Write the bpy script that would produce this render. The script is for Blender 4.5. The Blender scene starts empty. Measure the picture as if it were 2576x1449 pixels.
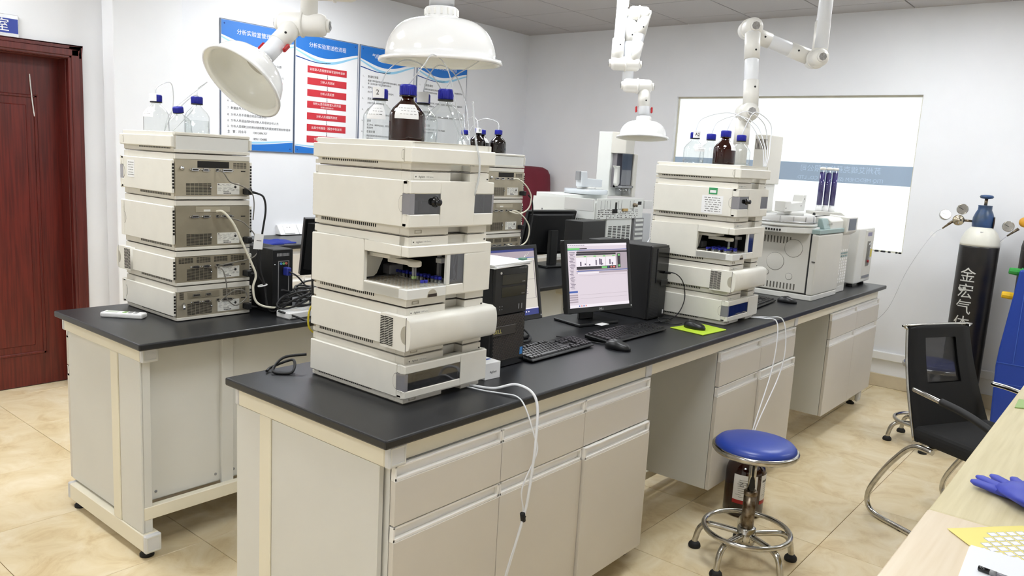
import bpy, bmesh, math, random
from mathutils import Vector, Matrix
PI = math.pi
random.seed(7)
SC = bpy.context.scene
COL = SC.collection

# ---------------------------------------------------------------- camera
YAW, PITCH, ROLL, FPX = math.radians(39.2106), math.radians(9.1749), math.radians(-3.2398), 1975.7
CAM = Vector((-1.2558, -1.3985, 1.5514))
fw = Vector((math.cos(YAW)*math.cos(PITCH), math.sin(YAW)*math.cos(PITCH), -math.sin(PITCH)))
rt = Vector((math.sin(YAW), -math.cos(YAW), 0))
dn = fw.cross(rt)
rt2 = rt*math.cos(ROLL) + dn*math.sin(ROLL)
dn2 = -rt*math.sin(ROLL) + dn*math.cos(ROLL)
cd = bpy.data.cameras.new('camera')
cd.sensor_width = 36.0
cd.lens = FPX/2576*36
cd.clip_start = 0.05
cam = bpy.data.objects.new('camera', cd)
COL.objects.link(cam)
mw = Matrix((rt2, -dn2, -fw)).transposed().to_4x4()
mw.translation = CAM
cam.matrix_world = mw
SC.camera = cam

# ---------------------------------------------------------------- world, exposure
w = bpy.data.worlds.new('world'); SC.world = w
w.use_nodes = True
w.node_tree.nodes['Background'].inputs[0].default_value = (0.75, 0.82, 0.9, 1)
w.node_tree.nodes['Background'].inputs[1].default_value = 0.3
SC.view_settings.view_transform = 'Standard'
SC.view_settings.look = 'None'
SC.view_settings.gamma = 1
SC.view_settings.use_curve_mapping = False
SC.view_settings.exposure = 0.1
LAMP_STRENGTH = 23.5          # emission of the ceiling panels
WINDOW_STRENGTH = 0.82        # frosted pane lit from the next room

# ---------------------------------------------------------------- materials
def srgb(r, g, b):
    f = lambda c: (c/255/12.92) if c/255 <= 0.04045 else ((c/255+0.055)/1.055)**2.4
    return (f(r), f(g), f(b), 1)
MATS = {}
def mat(name, col, rough=0.5, metal=0.0, var=0.0, scale=30.0, bump=0.0, bscale=None, spec=0.5, coat=0.0, stretch=None, col2=None, detail=4):
    """principled material; var / col2 give a noise driven colour variation, bump fine relief"""
    if name in MATS: return MATS[name]
    m = bpy.data.materials.new(name); m.use_nodes = True
    nt = m.node_tree; b = nt.nodes['Principled BSDF']
    b.inputs['Base Color'].default_value = col
    b.inputs['Roughness'].default_value = rough
    b.inputs['Metallic'].default_value = metal
    b.inputs['Specular IOR Level'].default_value = spec
    b.inputs['Coat Weight'].default_value = coat
    if var or col2 or bump:
        tc = nt.nodes.new('ShaderNodeTexCoord'); mp = nt.nodes.new('ShaderNodeMapping')
        nt.links.new(tc.outputs['Object'], mp.inputs['Vector'])
        if stretch: mp.inputs['Scale'].default_value = stretch
    if var or col2:
        n = nt.nodes.new('ShaderNodeTexNoise'); n.inputs['Scale'].default_value = scale; n.inputs['Detail'].default_value = detail
        nt.links.new(mp.outputs[0], n.inputs['Vector'])
        r = nt.nodes.new('ShaderNodeValToRGB')
        c2 = col2 if col2 else tuple(c*(1-var) for c in col[:3])+(1,)
        r.color_ramp.elements[0].color = c2; r.color_ramp.elements[0].position = 0.35
        r.color_ramp.elements[1].color = col; r.color_ramp.elements[1].position = 0.62
        nt.links.new(n.outputs['Fac'], r.inputs['Fac']); nt.links.new(r.outputs[0], b.inputs['Base Color'])
    if bump:
        n2 = nt.nodes.new('ShaderNodeTexNoise'); n2.inputs['Scale'].default_value = bscale or scale*4; n2.inputs['Detail'].default_value = 3
        nt.links.new(mp.outputs[0], n2.inputs['Vector'])
        bp = nt.nodes.new('ShaderNodeBump'); bp.inputs['Strength'].default_value = bump; bp.inputs['Distance'].default_value = 0.002
        nt.links.new(n2.outputs['Fac'], bp.inputs['Height']); nt.links.new(bp.outputs[0], b.inputs['Normal'])
    MATS[name] = m
    return m
def emis(name, col, strength):
    if name in MATS: return MATS[name]
    m = bpy.data.materials.new(name); m.use_nodes = True
    nt = m.node_tree; b = nt.nodes['Principled BSDF']
    b.inputs['Base Color'].default_value = (0.02, 0.02, 0.02, 1); b.inputs['Roughness'].default_value = 0.4
    b.inputs['Emission Color'].default_value = col; b.inputs['Emission Strength'].default_value = strength
    MATS[name] = m; return m
def thin_glass(name, tint=(1, 1, 1, 1), refl=0.08, rough=0.02, body=0.0, bodycol=(0.8, 0.85, 0.85, 1), edge=None):
    """thin walled glass: tinted see-through with a fresnel reflection"""
    if name in MATS: return MATS[name]
    m = bpy.data.materials.new(name); m.use_nodes = True
    nt = m.node_tree; nt.nodes.clear()
    o = nt.nodes.new('ShaderNodeOutputMaterial'); t = nt.nodes.new('ShaderNodeBsdfTransparent'); t.inputs[0].default_value = tint
    g = nt.nodes.new('ShaderNodeBsdfGlossy'); g.inputs['Roughness'].default_value = rough; g.inputs['Color'].default_value = (1, 1, 1, 1)
    fr = nt.nodes.new('ShaderNodeLayerWeight'); fr.inputs['Blend'].default_value = 0.35
    mr = nt.nodes.new('ShaderNodeMapRange'); mr.inputs['To Min'].default_value = refl; mr.inputs['To Max'].default_value = 0.55
    pw = nt.nodes.new('ShaderNodeMath'); pw.operation = 'POWER'; pw.inputs[1].default_value = 2.2
    nt.links.new(fr.outputs['Facing'], pw.inputs[0]); nt.links.new(pw.outputs[0], mr.inputs['Value'])
    mx = nt.nodes.new('ShaderNodeMixShader'); nt.links.new(mr.outputs[0], mx.inputs[0])
    if edge:                                   # a longer path through the wall at the rim tints more
        rp = nt.nodes.new('ShaderNodeValToRGB'); rp.color_ramp.elements[0].color = tint; rp.color_ramp.elements[0].position = 0.45
        rp.color_ramp.elements[1].color = edge; rp.color_ramp.elements[1].position = 0.95
        nt.links.new(fr.outputs['Facing'], rp.inputs[0]); nt.links.new(rp.outputs[0], t.inputs[0])
    last = t
    if body:
        d = nt.nodes.new('ShaderNodeBsdfDiffuse'); d.inputs[0].default_value = bodycol
        m2 = nt.nodes.new('ShaderNodeMixShader'); m2.inputs[0].default_value = body
        nt.links.new(t.outputs[0], m2.inputs[1]); nt.links.new(d.outputs[0], m2.inputs[2]); last = m2
    nt.links.new(last.outputs[0], mx.inputs[1]); nt.links.new(g.outputs[0], mx.inputs[2]); nt.links.new(mx.outputs[0], o.inputs[0])
    MATS[name] = m; return m

WALL = mat('wall_paint', srgb(236, 237, 240), 0.75, var=0.03, scale=2.5, bump=0.08, bscale=180)
CEIL = mat('ceiling_tile_paint', srgb(190, 187, 187), 0.9, var=0.04, scale=120, bump=0.25, bscale=300)
CEILGAP = mat('ceiling_gap', srgb(70, 68, 68), 0.9)
GROUT = mat('floor_grout', srgb(138, 112, 72), 0.8)
BEIGE = mat('instrument_beige', srgb(231, 228, 218), 0.42, var=0.035, scale=14, bump=0.05, bscale=900)
BEIGE2 = mat('instrument_beige_strip', srgb(224, 220, 209), 0.45, var=0.03, scale=14)
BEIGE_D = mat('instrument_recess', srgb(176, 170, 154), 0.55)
OFFW = mat('instrument_offwhite', srgb(224, 224, 220), 0.42, var=0.02, scale=12)
DARKSLOT = mat('dark_slot', srgb(30, 27, 24), 0.8)
SEAM = mat('seam_dark', srgb(52, 42, 36), 0.85)
STEEL = mat('rear_steel', srgb(184, 175, 154), 0.42, metal=0.4, var=0.16, scale=9, bump=0.03)
STEEL2 = mat('rear_steel_dark', srgb(160, 151, 131), 0.42, metal=0.4, var=0.16, scale=9, bump=0.03)
PLATEW = mat('label_white', srgb(232, 231, 224), 0.5)
INK = mat('ink_black', srgb(40, 38, 38), 0.6)
INKG = mat('ink_grey', srgb(120, 118, 116), 0.6)
BLACKP = mat('black_plastic', srgb(20, 21, 23), 0.38, var=0.15, scale=60)
BLACKM = mat('black_matte', srgb(17, 17, 19), 0.6)
BLACKG = mat('black_gloss', srgb(12, 12, 15), 0.15)
BLUECAP = mat('blue_cap', srgb(32, 38, 158), 0.38)
AMBER = thin_glass('amber_glass', (.17, .045, .02, 1), 0.05, 0.03, body=.22, bodycol=(.03, .007, .004, 1), edge=(.04, .01, .006, 1))
AMBERK = thin_glass('amber_glass_dark', (.07, .025, .016, 1), 0.05, 0.03, body=.25, bodycol=(.012, .005, .004, 1))
GLASS = thin_glass('clear_glass', (0.95, 0.965, 0.965, 1), 0.045, body=0.035, edge=(.58, .62, .63, 1))
LIQUID = thin_glass('clear_liquid', (0.95, 0.96, 0.96, 1), 0.03, edge=(.66, .68, .68, 1))
CORNERP = thin_glass('translucent_corner', (0.62, 0.60, 0.63, 1), 0.06, body=.45, bodycol=(.5, .49, .52, 1))
SMOKE = thin_glass('smoked_window', (0.34, 0.33, 0.36, 1), 0.10, 0.05)
SMOKE2 = thin_glass('smoked_window_blue', (0.42, 0.44, 0.52, 1), 0.10, 0.05)
PANE = thin_glass('clear_window', (0.85, 0.86, 0.88, 1), 0.06)
TUBING = thin_glass('clear_tubing', (0.86, 0.87, 0.88, 1), 0.06, 0.15, body=0.42, bodycol=(0.86, 0.88, 0.9, 1))
WTUBE = mat('white_tubing', srgb(236, 238, 242), 0.35)
WORKTOP = mat('worktop_black', srgb(33, 34, 37), 0.33, var=0.25, scale=220, bump=0.12, bscale=500, spec=0.5)
CREAM = mat('frame_cream', srgb(238, 231, 210), 0.45, var=0.02, scale=5)
CABG = mat('cabinet_grey', srgb(221, 220, 214), 0.5, var=0.025, scale=4, bump=0.02, bscale=600)
CABG2 = mat('cabinet_front', srgb(217, 211, 201), 0.5, var=0.025, scale=4, bump=0.02, bscale=600)
PULL = mat('pull_white', srgb(244, 242, 238), 0.42)
PULLIN = mat('pull_inside', srgb(220, 216, 208), 0.5)
CAPG = mat('end_cap_grey', srgb(215, 215, 215), 0.5)
RUBBER = mat('rubber_black', srgb(24, 24, 25), 0.7)
CHROME = mat('chrome', srgb(205, 203, 198), 0.16, metal=1.0, var=0.25, scale=25)
RUSTY = mat('worn_chrome', srgb(150, 138, 120), 0.35, metal=0.9, col2=srgb(86, 68, 50), scale=35)
ARMW = mat('arm_white', srgb(240, 238, 232), 0.35)
ARMT = mat('arm_tube_white', srgb(240, 242, 246), 0.3)
HOODW = mat('hood_white', srgb(243, 243, 242), 0.12, coat=0.3)
HOODIN = mat('hood_inside', srgb(252, 250, 240), 0.2)
RED = mat('red_plastic', srgb(190, 30, 36), 0.4)
ALU = mat('brushed_aluminium', srgb(205, 206, 208), 0.25, metal=1.0)
PAPER = mat('paper_white', srgb(240, 240, 240), 0.7)
BLUEV = mat('blue_vinyl', srgb(40, 66, 158), 0.33, bump=0.1, bscale=350)
WHITEP = mat('white_plastic', srgb(240, 240, 240), 0.35)
VGREY = mat('grey_plastic', srgb(140, 140, 142), 0.5)
def wood_door():
    m = mat('door_mahogany', srgb(104, 32, 24), 0.36, col2=srgb(76, 20, 15), scale=3.0, stretch=(26, 26, 1.1), detail=6)
    return m
DOORM = wood_door()
DOORF = mat('door_frame_mahogany', srgb(98, 36, 30), 0.4, col2=srgb(78, 24, 20), scale=3.0, stretch=(26, 26, 1.1), detail=6)
def marble():
    m = bpy.data.materials.new('floor_tile_marble'); m.use_nodes = True
    nt = m.node_tree; b = nt.nodes['Principled BSDF']; b.inputs['Roughness'].default_value = 0.3
    b.inputs['Specular IOR Level'].default_value = 0.4
    tc = nt.nodes.new('ShaderNodeTexCoord'); oi = nt.nodes.new('ShaderNodeObjectInfo')
    ad = nt.nodes.new('ShaderNodeVectorMath'); ad.operation = 'ADD'
    cm = nt.nodes.new('ShaderNodeCombineXYZ'); ml = nt.nodes.new('ShaderNodeMath'); ml.operation = 'MULTIPLY'; ml.inputs[1].default_value = 37.0
    nt.links.new(oi.outputs['Random'], ml.inputs[0]); nt.links.new(ml.outputs[0], cm.inputs[2])
    nt.links.new(tc.outputs['Object'], ad.inputs[0]); nt.links.new(cm.outputs[0], ad.inputs[1])
    n = nt.nodes.new('ShaderNodeTexNoise'); n.inputs['Scale'].default_value = 5.5; n.inputs['Detail'].default_value = 9; n.inputs['Roughness'].default_value = 0.66; n.inputs['Distortion'].default_value = 0.9
    nt.links.new(ad.outputs[0], n.inputs['Vector'])
    r = nt.nodes.new('ShaderNodeValToRGB')
    e = r.color_ramp.elements
    e[0].position = 0.28; e[0].color = srgb(206, 180, 134); e[1].position = 0.70; e[1].color = srgb(240, 226, 196)
    k = r.color_ramp.elements.new(0.47); k.color = srgb(227, 208, 168)
    nt.links.new(n.outputs['Fac'], r.inputs[0]); nt.links.new(r.outputs[0], b.inputs['Base Color'])
    return m
TILE = marble()

# ---------------------------------------------------------------- geometry helpers
class MB:
    def __init__(s): s.v = []; s.f = []; s.m = []; s.sm = []
    def add(s, vs, fs, mi=0, smooth=False):
        o = len(s.v); s.v += [tuple(v) for v in vs]
        for f in fs: s.f.append(tuple(i+o for i in f)); s.m.append(mi); s.sm.append(smooth)
        return s
    def box(s, x0, x1, y0, y1, z0, z1, mi=0, M=None):
        vs = [Vector((x, y, z)) for z in (z0, z1) for y in (y0, y1) for x in (x0, x1)]
        if M: vs = [M @ v for v in vs]
        return s.add(vs, [(0, 2, 3, 1), (4, 5, 7, 6), (0, 1, 5, 4), (2, 6, 7, 3), (0, 4, 6, 2), (1, 3, 7, 5)], mi)
    def cyl(s, a, b, r0, r1=None, n=16, mi=0, smooth=True, caps=True):
        a, b = Vector(a), Vector(b); r1 = r0 if r1 is None else r1
        d = (b-a).normalized(); u = d.orthogonal().normalized(); w_ = d.cross(u)
        ra = [a+(u*math.cos(2*PI*i/n)+w_*math.sin(2*PI*i/n))*r0 for i in range(n)]
        rb = [b+(u*math.cos(2*PI*i/n)+w_*math.sin(2*PI*i/n))*r1 for i in range(n)]
        s.add(ra+rb, [(i, (i+1) % n, n+(i+1) % n, n+i) for i in range(n)], mi, smooth)
        if caps:
            s.add(ra, [tuple(range(n))[::-1]], mi); s.add(rb, [tuple(range(n))], mi)
        return s
    def lathe(s, prof, n=24, mi=0, M=None, smooth=True, sq=0.0, caps=True):
        """profile of (r, z) spun round z; sq > 0 squares the section"""
        M = M or Matrix(); vs = []
        for r, z in prof:
            for i in range(n):
                a = 2*PI*i/n; k = 1.0
                if sq:
                    p = 2+sq*6
                    k = (abs(math.cos(a))**p+abs(math.sin(a))**p)**(-1/p)
                vs.append(M @ Vector((r*k*math.cos(a), r*k*math.sin(a), z)))
        fs = []
        for j in range(len(prof)-1):
            for i in range(n):
                fs.append((j*n+i, j*n+(i+1) % n, (j+1)*n+(i+1) % n, (j+1)*n+i))
        s.add(vs, fs, mi, smooth)
        for j, flip in ((0, True), (len(prof)-1, False)):
            if caps and prof[j][0] > 1e-5:
                ring = [vs[j*n+i] for i in range(n)]
                s.add(ring, [tuple(range(n))[::-1] if flip else tuple(range(n))], mi)
        return s
    def tube(s, pts, r, n=8, mi=0, sub=6, closed=False):
        pts = [Vector(p) for p in pts]
        if sub and len(pts) > 2:
            P = []; L = len(pts)
            rng = L if closed else L-1
            for i in range(rng):
                g = lambda k: pts[k % L] if closed else pts[min(max(k, 0), L-1)]
                p0, p1, p2, p3 = g(i-1), g(i), g(i+1), g(i+2)
                for k in range(sub):
                    t = k/sub
                    P.append(0.5*((2*p1)+(p2-p0)*t+(2*p0-5*p1+4*p2-p3)*t*t+(3*p1-p0-3*p2+p3)*t**3))
            if not closed: P.append(pts[-1])
            pts = P
        L = len(pts); vs = []; u = None
        for i, p in enumerate(pts):
            if closed: d = (pts[(i+1) % L]-pts[i-1])
            else: d = pts[min(i+1, L-1)]-pts[max(i-1, 0)]
            d = d.normalized() if d.length > 1e-9 else Vector((0, 0, 1))
            if u is None: u = d.orthogonal().normalized()
            u = (u-d*u.dot(d)); u = u.normalized() if u.length > 1e-6 else d.orthogonal().normalized()
            w_ = d.cross(u)
            vs += [p+(u*math.cos(2*PI*k/n)+w_*math.sin(2*PI*k/n))*r for k in range(n)]
        fs = []
        for j in range(L if closed else L-1):
            for k in range(n):
                a = j*n; b = ((j+1) % L)*n
                fs.append((a+k, a+(k+1) % n, b+(k+1) % n, b+k))
        s.add(vs, fs, mi, True)
        if not closed:
            s.add(vs[:n], [tuple(range(n))[::-1]], mi); s.add(vs[-n:], [tuple(range(n))], mi)
        return s
    def prism(s, poly, lo, hi, axis='z', mi=0, smooth=False, M=None):
        """2-D polygon extruded along an axis (x: poly=(y,z), y: poly=(x,z), z: poly=(x,y))"""
        def P(p, t):
            v = {'x': (t, p[0], p[1]), 'y': (p[0], t, p[1]), 'z': (p[0], p[1], t)}[axis]
            return M @ Vector(v) if M else Vector(v)
        n = len(poly); a = [P(p, lo) for p in poly]; b = [P(p, hi) for p in poly]
        s.add(a+b, [(i, (i+1) % n, n+(i+1) % n, n+i) for i in range(n)], mi, smooth)
        s.add(a, [tuple(range(n))[::-1]], mi); s.add(b, [tuple(range(n))], mi)
        return s
    def frame(s, axis, a0, a1, b0, b1, h, lo, hi, mi=0):
        """plate in the plane normal to axis 'y' (a=x, b=z) or 'x' (a=y, b=z) with rectangular holes h=[(a0,a1,b0,b1)] in a row along a"""
        def bx(p0, p1, q0, q1):
            if p1-p0 < 1e-6 or q1-q0 < 1e-6: return
            if axis == 'y': s.box(p0, p1, lo, hi, q0, q1, mi)
            elif axis == 'x': s.box(lo, hi, p0, p1, q0, q1, mi)
            else: s.box(p0, p1, q0, q1, lo, hi, mi)
        cur = a0
        for (p0, p1, q0, q1) in h:
            bx(cur, p0, b0, b1); bx(p0, p1, b0, q0); bx(p0, p1, q1, b1); cur = p1
        bx(cur, a1, b0, b1)
        return s
    def text(s, txt, size, M, mi=0, align='CENTER'):
        vs, fs = text_geo(txt, size, align)
        return s.add([M @ v for v in vs], fs, mi)
    def mesh(s, name, mats, bevel=0.0, seg=1, fix=True):
        me = bpy.data.meshes.new(name)
        me.from_pydata(s.v, [], s.f)
        ms = mats if isinstance(mats, (list, tuple)) else [mats]
        for m in ms: me.materials.append(m)
        me.polygons.foreach_set('material_index', s.m)
        me.polygons.foreach_set('use_smooth', s.sm)
        if bevel or fix:
            bm = bmesh.new(); bm.from_mesh(me)
            bmesh.ops.remove_doubles(bm, verts=bm.verts, dist=1e-6)
            if bevel:
                es = [e for e in bm.edges if len(e.link_faces) == 2 and e.calc_face_angle(0) > 0.6]
                bmesh.ops.bevel(bm, geom=es, offset=bevel, segments=seg, affect='EDGES', profile=0.5, clamp_overlap=True)
            bmesh.ops.recalc_face_normals(bm, faces=bm.faces)
            bm.to_mesh(me); bm.free()
        me.update()
        return me
    def build(s, name, mats, parent=None, bevel=0.0, seg=1, fix=True):
        return obj(name, s.mesh(name, mats, bevel, seg, fix), parent)
def obj(name, me, parent=None):
    o = bpy.data.objects.new(name, me); COL.objects.link(o)
    if parent is not None: o.parent = parent
    return o
_TC = {}
def text_geo(txt, size, align='CENTER'):
    key = (txt, align)
    if key not in _TC:
        c = bpy.data.curves.new('t', 'FONT'); c.body = txt; c.size = 1.0; c.align_x = align; c.align_y = 'CENTER'; c.resolution_u = 2
        o = bpy.data.objects.new('t', c); COL.objects.link(o)
        dg = bpy.context.evaluated_depsgraph_get(); dg.update()
        me = bpy.data.meshes.new_from_object(o.evaluated_get(dg))
        _TC[key] = ([v.co.copy() for v in me.vertices], [tuple(p.vertices) for p in me.polygons])
        bpy.data.objects.remove(o); bpy.data.curves.remove(c); bpy.data.meshes.remove(me)
    vs, fs = _TC[key]
    return [v*size for v in vs], fs
def thing(name, label, cat, loc=(0, 0, 0), rz=0.0, group=None):
    o = bpy.data.objects.new(name, None); COL.objects.link(o)
    o.empty_display_size = 0.05
    o.location = loc; o.rotation_euler = (0, 0, rz); o['label'] = label; o['category'] = cat
    if group: o['group'] = group
    return o
def tag(o, label, cat, group=None):
    o['label'] = label; o['category'] = cat
    if group: o['group'] = group
    return o
def struct(o, label=None):
    o['kind'] = 'structure'
    if label: o['label'] = label
    return o
def dup(root, loc, rz, label, group=None):
    r = root.copy(); COL.objects.link(r); r.location = loc; r.rotation_euler = (0, 0, rz); r['label'] = label
    if group: r['group'] = group
    for ch in list(root.children):
        c = ch.copy(); COL.objects.link(c); c.parent = r
        for g in ch.children:
            d = g.copy(); COL.objects.link(d); d.parent = c
    return r
def child(parent, name):
    for c in parent.children:
        if c.name.split('.')[0] == name: return c
T = Matrix.Translation
def RX(a): return Matrix.Rotation(a, 4, 'X')
def RY(a): return Matrix.Rotation(a, 4, 'Y')
def RZ(a): return Matrix.Rotation(a, 4, 'Z')
FRONT = RX(PI/2)                       # text plane facing -y, reading along +x
def axis_m(p, d):
    """matrix that takes the z axis to direction d at point p"""
    d = Vector(d).normalized()
    return T(Vector(p)) @ d.to_track_quat('Z', 'Y').to_matrix().to_4x4()
# ================================================================ the room
H = 0.85                      # worktop height
XB, YP, ZC = 5.11, 3.75, 2.80 # back wall, poster wall, ceiling
X0, Y0 = -3.0, -2.75          # walls behind the camera
# floor: slab of grout with 600 mm tiles
floor = struct(MB().box(X0-.2, XB+.2, Y0-.2, YP+.4, -0.1, -0.003).build('floor', GROUT), 'beige marble-look tiled floor')
tm = MB().box(0.0012, 0.5988, 0.0012, 0.5988, -0.008, 0.0).mesh('tile', TILE, bevel=0.001)
i0 = math.floor((X0-2.06)/0.6); j0 = math.floor((Y0-0.135)/0.6)
for i in range(i0, i0+15):
    for j in range(j0, j0+12):
        x, y = 2.06+i*0.6, 0.135+j*0.6
        if x > XB+0.1 or y > YP+0.2 or x < X0-.65 or y < Y0-.65: continue
        o = obj('tile', tm, floor); o.location = (x, y, 0)
# ceiling
ceil = struct(MB().box(X0-.2, XB+.2, Y0-.2, YP+.4, ZC+0.012, ZC+0.1).build('ceiling', CEILGAP), 'grey suspended tile ceiling')
cm_ = MB().box(0.005, 0.595, 0.005, 0.595, ZC, ZC+0.011).mesh('ceiling_tile', CEIL, bevel=0.0015)
LAMPS = [(-4, 0), (-2, -2), (-1, -5), (-1, -8), (-5, -2), (-5, -5), (-8, -2), (-8, -6), (-8, 1), (-11, -4)]
for i in range(-14, 2):
    for j in range(-11, 3):
        x, y = 4.24+i*0.6, 2.595+j*0.6
        if x > XB or y > YP or x < X0-.6 or y < Y0-.6 or (i, j) in LAMPS: continue
        o = obj('ceiling_tile', cm_, ceil); o.location = (x, y, 0)
DIFF = emis('panel_diffuser', (0.95, 0.98, 1.0, 1), LAMP_STRENGTH)
for k, (i, j) in enumerate(LAMPS):
    x, y = 4.24+i*0.6, 2.595+j*0.6
    t = thing('ceiling_light', 'square white light panel set flush in the tiled ceiling', 'ceiling light', (x, y, ZC), group='ceiling light panels')
    MB().frame('z', 0.004, 0.596, 0.004, 0.596, [(0.03, 0.57, 0.03, 0.57)], -0.004, 0.011).build('frame', WHITEP, t)
    MB().box(0.03, 0.57, 0.03, 0.57, -0.001, 0.008).build('diffuser', DIFF, t)
# walls
wy0, wy1, wz0, wz1 = 0.062, 2.045, 1.026, 2.19       # opening of the frosted window in the back wall
wl = MB()
wl.frame('x', Y0, YP+.3, 0, ZC+.1, [(wy0, wy1, wz0, wz1)], XB, XB+0.2)
wall_back = struct(wl.build('wall_back', WALL), 'white wall with the frosted window')
# poster wall with the door opening
dx0, dx1, dzt = -0.16, 0.80, 2.05
wl = MB(); wl.frame('y', X0, XB+.2, 0, ZC+.1, [(dx0, dx1, -0.0, dzt)], YP, YP+0.2)
struct(wl.build('wall_left', WALL), 'white wall with posters and the door')
struct(MB().box(X0-.2, X0, Y0-.2, YP+.2, 0, ZC+.1).build('wall_front', WALL), 'white wall behind the camera')
struct(MB().box(X0, XB+.2, Y0-.2, Y0, 0, ZC+.1).build('wall_right', WALL), 'white wall behind the desks')
struct(MB().box(0.955, 1.39, 3.60, YP, 0, ZC+.01).build('pillar', WALL, bevel=0.004), 'square white plastered pillar beside the door')
# skirting on the back wall: tile skirting and a white cable trunk above it
SKIRT = mat('skirting_tile', srgb(214, 200, 172), 0.35, var=0.08, scale=12)
sk = struct(MB().box(XB-0.012, XB, Y0, YP, 0.0, 0.10).build('baseboard_back', SKIRT, bevel=0.003), 'beige tile skirting')
tr = struct(MB().box(XB-0.03, XB, Y0, 1.2, 0.215, 0.275).build('trim_1', WHITEP, bevel=0.004), 'white cable trunking along the back wall')
struct(MB().box(1.39, XB-.02, YP-0.012, YP, 0, 0.10).build('baseboard_left', SKIRT, bevel=0.003), 'beige tile skirting')
# frosted window in the back wall: frame reveal, pane, blue band with mirrored lettering
win = thing('window_1', 'large frosted interior window with a blue lettered band', 'window', (XB, 0, 0)); win['kind'] = 'structure'
def frost():
    m = bpy.data.materials.new('frosted_pane'); m.use_nodes = True
    nt = m.node_tree; b = nt.nodes['Principled BSDF']; b.inputs['Roughness'].default_value = 0.12
    b.inputs['Base Color'].default_value = srgb(225, 230, 232); b.inputs['Emission Strength'].default_value = WINDOW_STRENGTH*0.55
    b.inputs['Emission Color'].default_value = (0.95, 0.985, 1.0, 1)
    return m
def band():
    m = bpy.data.materials.new('blue_band'); m.use_nodes = True
    nt = m.node_tree; b = nt.nodes['Principled BSDF']; b.inputs['Roughness'].default_value = 0.15
    b.inputs['Base Color'].default_value = srgb(140, 157, 176); b.inputs['Emission Strength'].default_value = WINDOW_STRENGTH*0.30
    b.inputs['Emission Color'].default_value = srgb(158, 176, 196)
    return m
MB().box(0.045, 0.055, wy0, wy1, wz0, wz1).build('pane', frost(), win)
SEAL = mat('window_seal', srgb(212, 208, 190), 0.6, var=0.12, scale=8)
MB().frame('x', wy0, wy1, wz0, wz1, [(wy0+.012, wy1-.012, wz0+.012, wz1-.014)], 0.034, 0.046).build('seal', SEAL, win)
# band and lettering on the window, as seen from behind
MB().box(0.042, 0.046, wy0+.012, wy1-.012, 1.527, 1.672).build('colour_band', band(), win)
LETTER = mat('band_lettering', srgb(165, 185, 203), 0.4)
LETTER.node_tree.nodes['Principled BSDF'].inputs['Emission Color'].default_value = srgb(185, 205, 225)
LETTER.node_tree.nodes['Principled BSDF'].inputs['Emission Strength'].default_value = WINDOW_STRENGTH*0.28
Mt = Matrix(((0, 0, 1, 0.0415), (1, 0, 0, 0), (0, 1, 0, 0), (0, 0, 0, 1)))
lt = MB()
lt.text('苏州艾缇克药物有限公司', 0.056, T((0, 0.60, 1.625)) @ Mt)
lt.text('ITIQ MEDCHEM (SUZHOU) CO., LTD.', 0.040, T((0, 0.60, 1.553)) @ Mt)
lt.build('lettering', LETTER, win)
# small black magnets on the sill corner
for k, (yy, s_) in enumerate(((0.245, .03), (0.20, .034), (0.155, .02), (0.105, .016), (0.08, .02))):
    m_ = MB().lathe([(s_*.5, 0), (s_*.55, .006), (s_*.4, .012), (0, .0125)], 10, M=T((XB+0.012+.004*(k % 2), yy, wz0))).build('magnet', BLACKM)
    tag(m_, 'small black magnet left on the corner of the window sill', 'magnet', 'magnets on the window sill')

# ---------------------------------------------------------------- door, frame, sign
door = thing('door_1', 'dark red mahogany panelled door in its frame', 'door', (0, 0, 0)); door['kind'] = 'structure'
yd = 3.875
d = MB().box(dx0+.04, dx1-.055, yd, yd+.04, 0.005, dzt-.05)
d.build('door_leaf', DOORM, door)
# two raised mouldings per panel, following the grooves of the leaf
for (z0, z1) in ((0.20, 1.78),):
    a0, a1 = dx0+.16, 0.62
    md = MB()
    for (p0, p1, q0, q1) in ((a0, a1, z0, z0+.018), (a0, a1, z1-.018, z1), (a0, a0+.018, z0, z1), (a1-.018, a1, z0, z1)):
        md.box(p0, p1, yd-.008, yd+.002, q0, q1)
    md.build('moulding', DOORM, door, bevel=0.004)
    MB().box(a0+.06, a1-.06, yd-.006, yd+.002, z0+.06, z1-.06).build('raised_panel', DOORM, door, bevel=0.005)
fr = MB()
fr.box(dx1-.055, dx1+.0, YP+.02, yd+.02, 0, dzt); fr.box(dx0, dx0+.04, YP+.02, yd+.02, 0, dzt); fr.box(dx0, dx1, YP+.02, yd+.02, dzt-.05, dzt)
fr.build('jamb', DOORF, door, bevel=.003)
fr = MB()
fr.box(dx1-.05, dx1+.028, YP-.018, YP+.02, 0, dzt+.03); fr.box(dx0-.03, dx0+.03, YP-.018, YP+.02, 0, dzt+.03); fr.box(dx0-.03, dx1+.028, YP-.018, YP+.02, dzt-.045, dzt+.03)
fr.build('architrave', DOORF, door, bevel=.006)
fr = MB()
fr.box(dx1-.035, dx1+.008, YP-.025, YP-.015, 0, dzt+.008); fr.box(dx0-.03, dx1+.008, YP-.025, YP-.015, dzt-.03, dzt+.008)
fr.build('architrave_bead', DOORF, door, bevel=.004)
MB().tube([(0.585, yd-.004, 1.90), (0.59, yd-.006, 1.80), (0.598, yd-.006, 1.70), (0.604, yd-.004, 1.655)], 0.0035, 6).build('scratch_mark', PAPER, door)
sg = thing('door_sign', 'blue and white room sign above the red door', 'sign', (0.28, YP, 2.14))
MB().box(-.21, .215, -.012, 0, -.06, .065).build('plate', ALU, sg, bevel=.003)
MB().box(-.205, .21, -.0135, -.012, -.037, .042).build('blue_panel', mat('sign_blue', srgb(40, 62, 152), .35), sg)
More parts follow.
